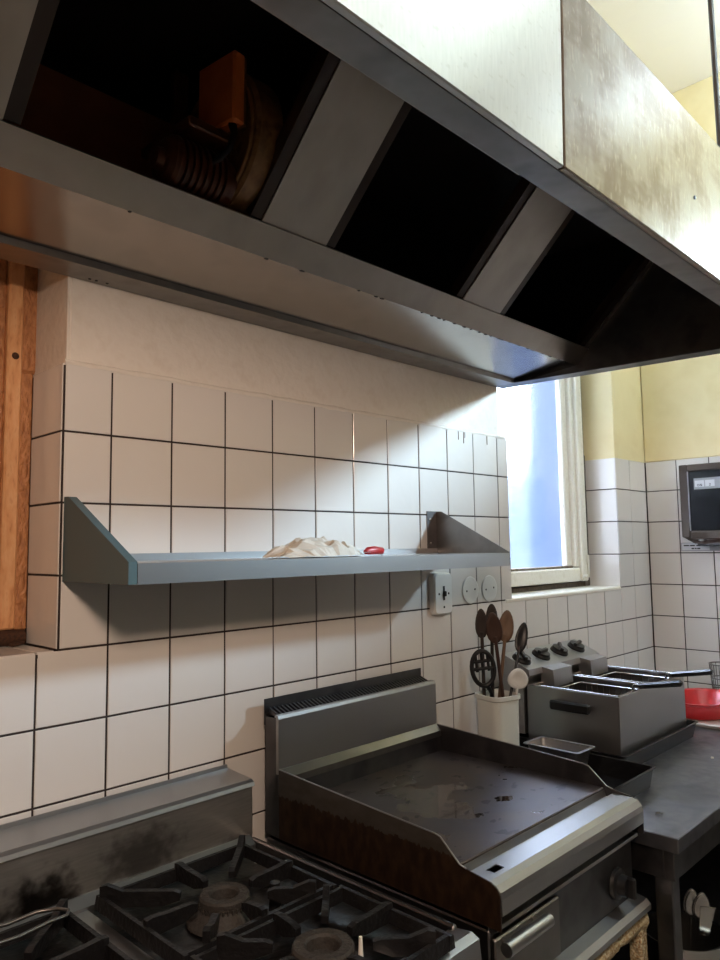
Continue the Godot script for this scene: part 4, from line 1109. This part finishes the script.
# ---------------------------------------------------------------- utensils
func oval_head(b: MB, c: Vector3, up: Vector3, side: Vector3, w: float, h: float, th: float, dish := 0.25):
	# spoon bowl: an ellipsoid with a hollow in front
	var fr := side.cross(up).normalized()
	var nu := 18; var nv := 9
	b.st.set_smooth_group(0)
	var pt := func(i: int, j: int) -> Vector3:
		var a := TAU * i / nu; var r := sin(PI * j / nv); var d := -cos(PI * j / nv)
		var taper := 1.0 - 0.18 * sin(a)
		var zz := d * th
		if d > 0: zz = d * th * (1.0 - dish * 4.0 * pow(1.0 - r, 0.5))
		return c + side * (cos(a) * r * w * taper) + up * (sin(a) * r * h) + fr * zz
	for i in nu:
		for j in nv:
			var p0: Vector3 = pt.call(i, j); var p1: Vector3 = pt.call(i + 1, j); var p2: Vector3 = pt.call(i + 1, j + 1); var p3: Vector3 = pt.call(i, j + 1)
			b.quad(p0, p1, p2, p3)
	b.st.set_smooth_group(-1)

func spoon(n: String, label: String, m: Material, foot: Vector3, head: Vector3, w: float, h: float, th: float, r := 0.006, cat := "spoon"):
	var t := thing(n, label, cat, Vector3.ZERO, "utensils in the white holder")
	var up := (head - foot).normalized()
	var side := Vector3(0.70, 0, 0.71)
	side = (side - up * side.dot(up)).normalized()
	var b := mb(); b.tube([foot, foot.lerp(head, 0.4), head - up * h * 0.9, head - up * h * 0.55], [r, r, r * 0.95, r * 1.2], 10); put(b, "handle", m, t)
	b = mb(); oval_head(b, head, up, side, w, h, th); put(b, "bowl", m, t)

func make_utensils():
	var c := Vector3(1.455, 0.8003, 0.115)
	# holder: rounded square pot
	var t := thing("utensil_holder", "white plastic utensil holder standing between griddle and fryer", "utensil holder")
	var rr := func(s: float, y: float) -> Array:
		var a := []
		var r := s * 0.5
		for q in 4:
			for i in 6:
				var an := PI / 2 * q + PI / 2 * i / 5.0 + 0.25
				var o := Vector2([s - r, -(s - r), -(s - r), s - r][q], [s - r, s - r, -(s - r), -(s - r)][q]).rotated(0.25)
				a.append(c + Vector3(o.x + r * cos(an), y, o.y + r * sin(an)))
		return a
	var b := mb()
	var rings := [rr.call(0.052, 0.0), rr.call(0.0535, 0.004), rr.call(0.057, 0.196), rr.call(0.0615, 0.200), rr.call(0.0615, 0.212), rr.call(0.0575, 0.213), rr.call(0.054, 0.20), rr.call(0.050, 0.006)]
	b.loft(rings)
	for i in rings[0].size():
		var j: int = (i + 1) % rings[0].size()
		b.tri(c, rings[0][i], rings[0][j]); b.tri(c + Vector3(0, 0.006, 0), rings[7][j], rings[7][i])
	put(b, "pot", M.cream_plastic, t)
	var f := c + Vector3(0, 0.012, 0)
	spoon("wooden_spoon", "dark brown wooden spoon in front in the utensil holder", M.wood_dark, f + Vector3(0.010, 0, 0.038), UT[1], 0.0265, 0.052, 0.010)
	spoon("wooden_spoon", "light brown wooden spoon, palest of the spoons in the holder", M.wood_light, f + Vector3(-0.015, 0, -0.010), UT[2], 0.0265, 0.055, 0.010)
	spoon("wooden_spoon", "greyish worn wooden spoon at the back left of the holder", M.wood_grey, f + Vector3(-0.020, 0, -0.036), UT[0], 0.021, 0.05, 0.008)
	spoon("wooden_spoon", "narrow dark spoon head peeking out between the wooden spoons", M.wood_grey, f + Vector3(0.022, 0, -0.038), UT[4], 0.02, 0.042, 0.007)
	spoon("plastic_spoon", "black plastic serving spoon leaning right in the holder", M.black_plastic, f + Vector3(-0.033, 0, 0.017), UT[3], 0.021, 0.052, 0.008, 0.005)
	spoon("plastic_ladle", "white plastic ladle with its bowl low at the holder's right", M.white_plastic, f + Vector3(0.020, 0.002, 0.028), UT[5], 0.034, 0.034, 0.015, 0.0045, "ladle")
	# slotted spoon: ring, bars and holes
	t = thing("slotted_spoon", "black plastic slotted spoon hanging over the holder's left rim", "spoon", Vector3.ZERO, "utensils in the white holder")
	var up := Vector3(-0.10, 1, -0.06).normalized(); var side := Vector3(0.70, 0, 0.71); side = (side - up * side.dot(up)).normalized()
	var h: Vector3 = UT[6]
	b = mb()
	var ring := []
	for i in 29:
		var a := TAU * i / 28
		ring.append(h + side * cos(a) * 0.036 + up * sin(a) * 0.056)
	b.tube(ring, 0.0075, 8, false)
	for k in [-0.5, 0.0, 0.5]:
		var hh := 0.054 * sqrt(1.0 - k * k)
		b.tube([h + side * k * 0.038 - up * hh * 0.2, h + side * k * 0.038 + up * hh], 0.0055, 6)
	for k in [0.0, 0.42]:
		var ww := 0.036 * sqrt(1.0 - k * k)
		b.tube([h - side * ww + up * 0.056 * k, h + side * ww + up * 0.056 * k], 0.006, 6)
	put(b, "slotted_head", M.black_plastic, t)
	b = mb(); b.tube([h - up * 0.052 + side * 0.0, h - up * 0.068 + side * 0.012, c + Vector3(-0.030, 0.216, -0.002), f + Vector3(-0.022, 0.03, -0.012)], 0.0065, 8); put(b, "handle", M.black_plastic, t)

const UT := [Vector3(1.405, 1.243, 0.095), Vector3(1.395, 1.233, 0.150), Vector3(1.519, 1.226, 0.115), Vector3(1.558, 1.188, 0.150), Vector3(1.480, 1.261, 0.085), Vector3(1.492, 1.062, 0.172), Vector3(1.385, 1.102, 0.110)]

func make_monitor():
	var t := thing("wall_monitor", "grey framed monitor with black screen on the right tiled wall", "monitor")
	var x := 2.90; var z0 := 0.196; var z1 := 0.62; var y0 := 1.512; var y1 := 1.862
	var b := mb()
	# bezel as four bars with a deep housing, lower corners cut
	var out := [Vector2(z0, y0 + 0.01), Vector2(z0, y1), Vector2(z1, y1), Vector2(z1, y0 + 0.01), Vector2(z1 - 0.05, y0 - 0.02), Vector2(z0 + 0.05, y0 - 0.02)]
	b.prism(out, "x", x + 0.02, XR - 0.02); put(b, "housing", M.monitor_grey, t)
	for e in [[z0, z0 + 0.038, y0 + 0.01, y1], [z1 - 0.038, z1, y0 + 0.01, y1], [z0 + 0.038, z1 - 0.038, y1 - 0.032, y1], [z0 + 0.038, z1 - 0.038, y0 + 0.0, y0 + 0.04]]:
		b = mb(); b.box(Vector3(x, e[2], e[0]), Vector3(x + 0.021, e[3], e[1]), 0.004); put(b, "bezel", M.monitor_grey, t)
	b = mb(); b.box(Vector3(x + 0.008, y0 + 0.04, z0 + 0.038), Vector3(x + 0.019, y1 - 0.032, z1 - 0.038), 0.001); put(b, "screen", M.screen_black, t)
	b = mb(); b.box(Vector3(x + 0.001, y0 + 0.04, z0 + 0.037), Vector3(x + 0.008, y1 - 0.032, z0 + 0.041), 0.001); put(b, "screen_edge", M.steel, t)
	b = mb(Transform3D(Basis().scaled(Vector3(1, 0.45, 1)), Vector3(x + 0.012, y0 - 0.004, z0 + 0.085))); b.lathe([Vector2(0, -0.012), Vector2(0.014, -0.008), Vector2(0.016, 0), Vector2(0.014, 0.008), Vector2(0, 0.012)], 16, false); put(b, "button", M.steel, t)
	b = mb(); b.box(Vector3(x + 0.02, y0 - 0.03, z0 + 0.06), Vector3(XR - 0.02, y0 - 0.019, z1 - 0.06), 0.002); put(b, "foot_plate", M.ink, t)
	b = mb(); b.box(Vector3(XR - 0.025, y0 + 0.1, z0 + 0.1), Vector3(XR - 0.0005, y1 - 0.1, z1 - 0.1), 0.002); put(b, "wall_mount", M.ink, t)
	# sticker with two fields at the top of the screen
	b = mb(); b.box(Vector3(x + 0.0065, y1 - 0.118, z0 + 0.064), Vector3(x + 0.008, y1 - 0.066, z0 + 0.20), 0); var st := put(b, "sticker", M.label_grey, t)
	for k in 2:
		b = mb(); b.box(Vector3(x + 0.0058, y1 - 0.107, z0 + 0.069 + k * 0.046), Vector3(x + 0.0066, y1 - 0.077, z0 + 0.110 + k * 0.046), 0); put(b, "sticker_field", M.label_white, st)
	text3("ON", Vector3(x + 0.0055, y1 - 0.099, z0 + 0.090), 0.016, t)
	text3("2", Vector3(x + 0.0055, y1 - 0.099, z0 + 0.136), 0.016, t)
	# printed plate below
	var p := thing("label_plate", "narrow grey label plate on the tiles below the monitor", "label")
	b = mb(); b.box(Vector3(XR - 0.004, 1.458, 0.158), Vector3(XR - 0.0008, 1.497, 0.44), 0.0005); put(b, "plate", M.label_grey, p)
	b = mb(); b.box(Vector3(XR - 0.0046, 1.461, 0.162), Vector3(XR - 0.004, 1.494, 0.288), 0.0003); put(b, "paper_strip", M.label_white, p)
	b = mb()   # two lines of print too small to read
	for r in [[1.4835, [[0.170, 0.196], [0.199, 0.222], [0.229, 0.252], [0.255, 0.279]]], [1.4695, [[0.206, 0.218], [0.221, 0.229], [0.232, 0.246]]]]:
		for e in r[1]: b.box(Vector3(XR - 0.005, r[0] - 0.0028, e[0]), Vector3(XR - 0.0046, r[0] + 0.0028, e[1]), 0)
	put(b, "print", M.ink, p)

func text3(s: String, at: Vector3, size: float, parent: Node):
	var tm := TextMesh.new()
	var sf := SystemFont.new(); sf.font_names = PackedStringArray(["Droid Sans"]); sf.font_weight = 700
	tm.font = sf
	tm.text = s
	tm.font_size = 32
	tm.pixel_size = size / 32.0
	tm.depth = 0.0006
	var o := put_mesh(tm, "lettering", M.ink, parent)
	o.transform = Transform3D(Basis(Vector3.UP, -PI / 2), at)

func make_under_table():
	var c := Vector3(1.66, 0.1855, 0.60)
	var t := thing("utensil_bucket", "steel bucket of cooking utensils on the shelf under the table", "bucket")
	var b := mb(Transform3D(Basis(), c)); b.lathe([Vector2(0, 0.0), Vector2(0.10, 0.0), Vector2(0.115, 0.17), Vector2(0.12, 0.172), Vector2(0.12, 0.178), Vector2(0.111, 0.176), Vector2(0.096, 0.004), Vector2(0, 0.004)], 28); put(b, "pail", M.steel_shine, t)
	var kinds := [["whisk", "steel wire whisk head in the bucket under the table"], ["ladle", "shiny steel ladle standing in the bucket under the table"], ["skimmer", "round steel skimmer in the bucket under the table"], ["ladle", "second smaller steel ladle in the bucket under the table"], ["spatula", "flat steel turner in the bucket under the table"]]
	var ax := [Vector3(-0.062, 0.205, -0.012), Vector3(0.03, 0.245, 0.045), Vector3(-0.005, 0.255, -0.05), Vector3(0.075, 0.225, 0.0), Vector3(-0.028, 0.235, 0.078)]
	for i in 5:
		var k: String = kinds[i][0]
		var u := thing(k, kinds[i][1], k, Vector3.ZERO, "utensils in the bucket under the table")
		var foot: Vector3 = c + Vector3(ax[i].x * 0.4, 0.012, ax[i].z * 0.4); var head: Vector3 = c + ax[i]
		var up := (head - foot).normalized(); var side := Vector3(0.7, 0, 0.71); side = (side - up * side.dot(up)).normalized()
		b = mb(); b.tube([foot, head - up * 0.04], 0.005, 8); put(b, "handle", M.steel_shine, u)
		b = mb()
		if k == "whisk":
			for q in 6:
				var sd := side.rotated(up, PI * q / 6.0)
				var loop := []
				for s in 17:
					var a := PI * s / 16.0
					loop.append(head - up * 0.05 + sd * cos(a) * 0.035 * sin(a * 0.5 + 0.8) + up * sin(a) * 0.11)
				b.tube(loop, 0.0015, 5)
		elif k == "spatula":
			b = mb(Transform3D(Basis(side, up, side.cross(up)), head)); b.prism([Vector2(-0.014, -0.045), Vector2(0.014, -0.045), Vector2(0.022, 0.045), Vector2(-0.022, 0.045)], "z", -0.001, 0.001)
		else: oval_head(b, head, up, side, 0.026, 0.042, 0.010)
		put(b, "head", M.steel_shine, u)

func _ready():
	rng.seed = 20240611
	make_view()
	make_materials()
	make_lamps()
	make_room()
	make_windows()
	make_hood()
	make_hob()
	make_griddle()
	make_table()
	make_fryer()
	make_shelf()
	make_switches()
	make_monitor()
	make_utensils()
	make_under_table()
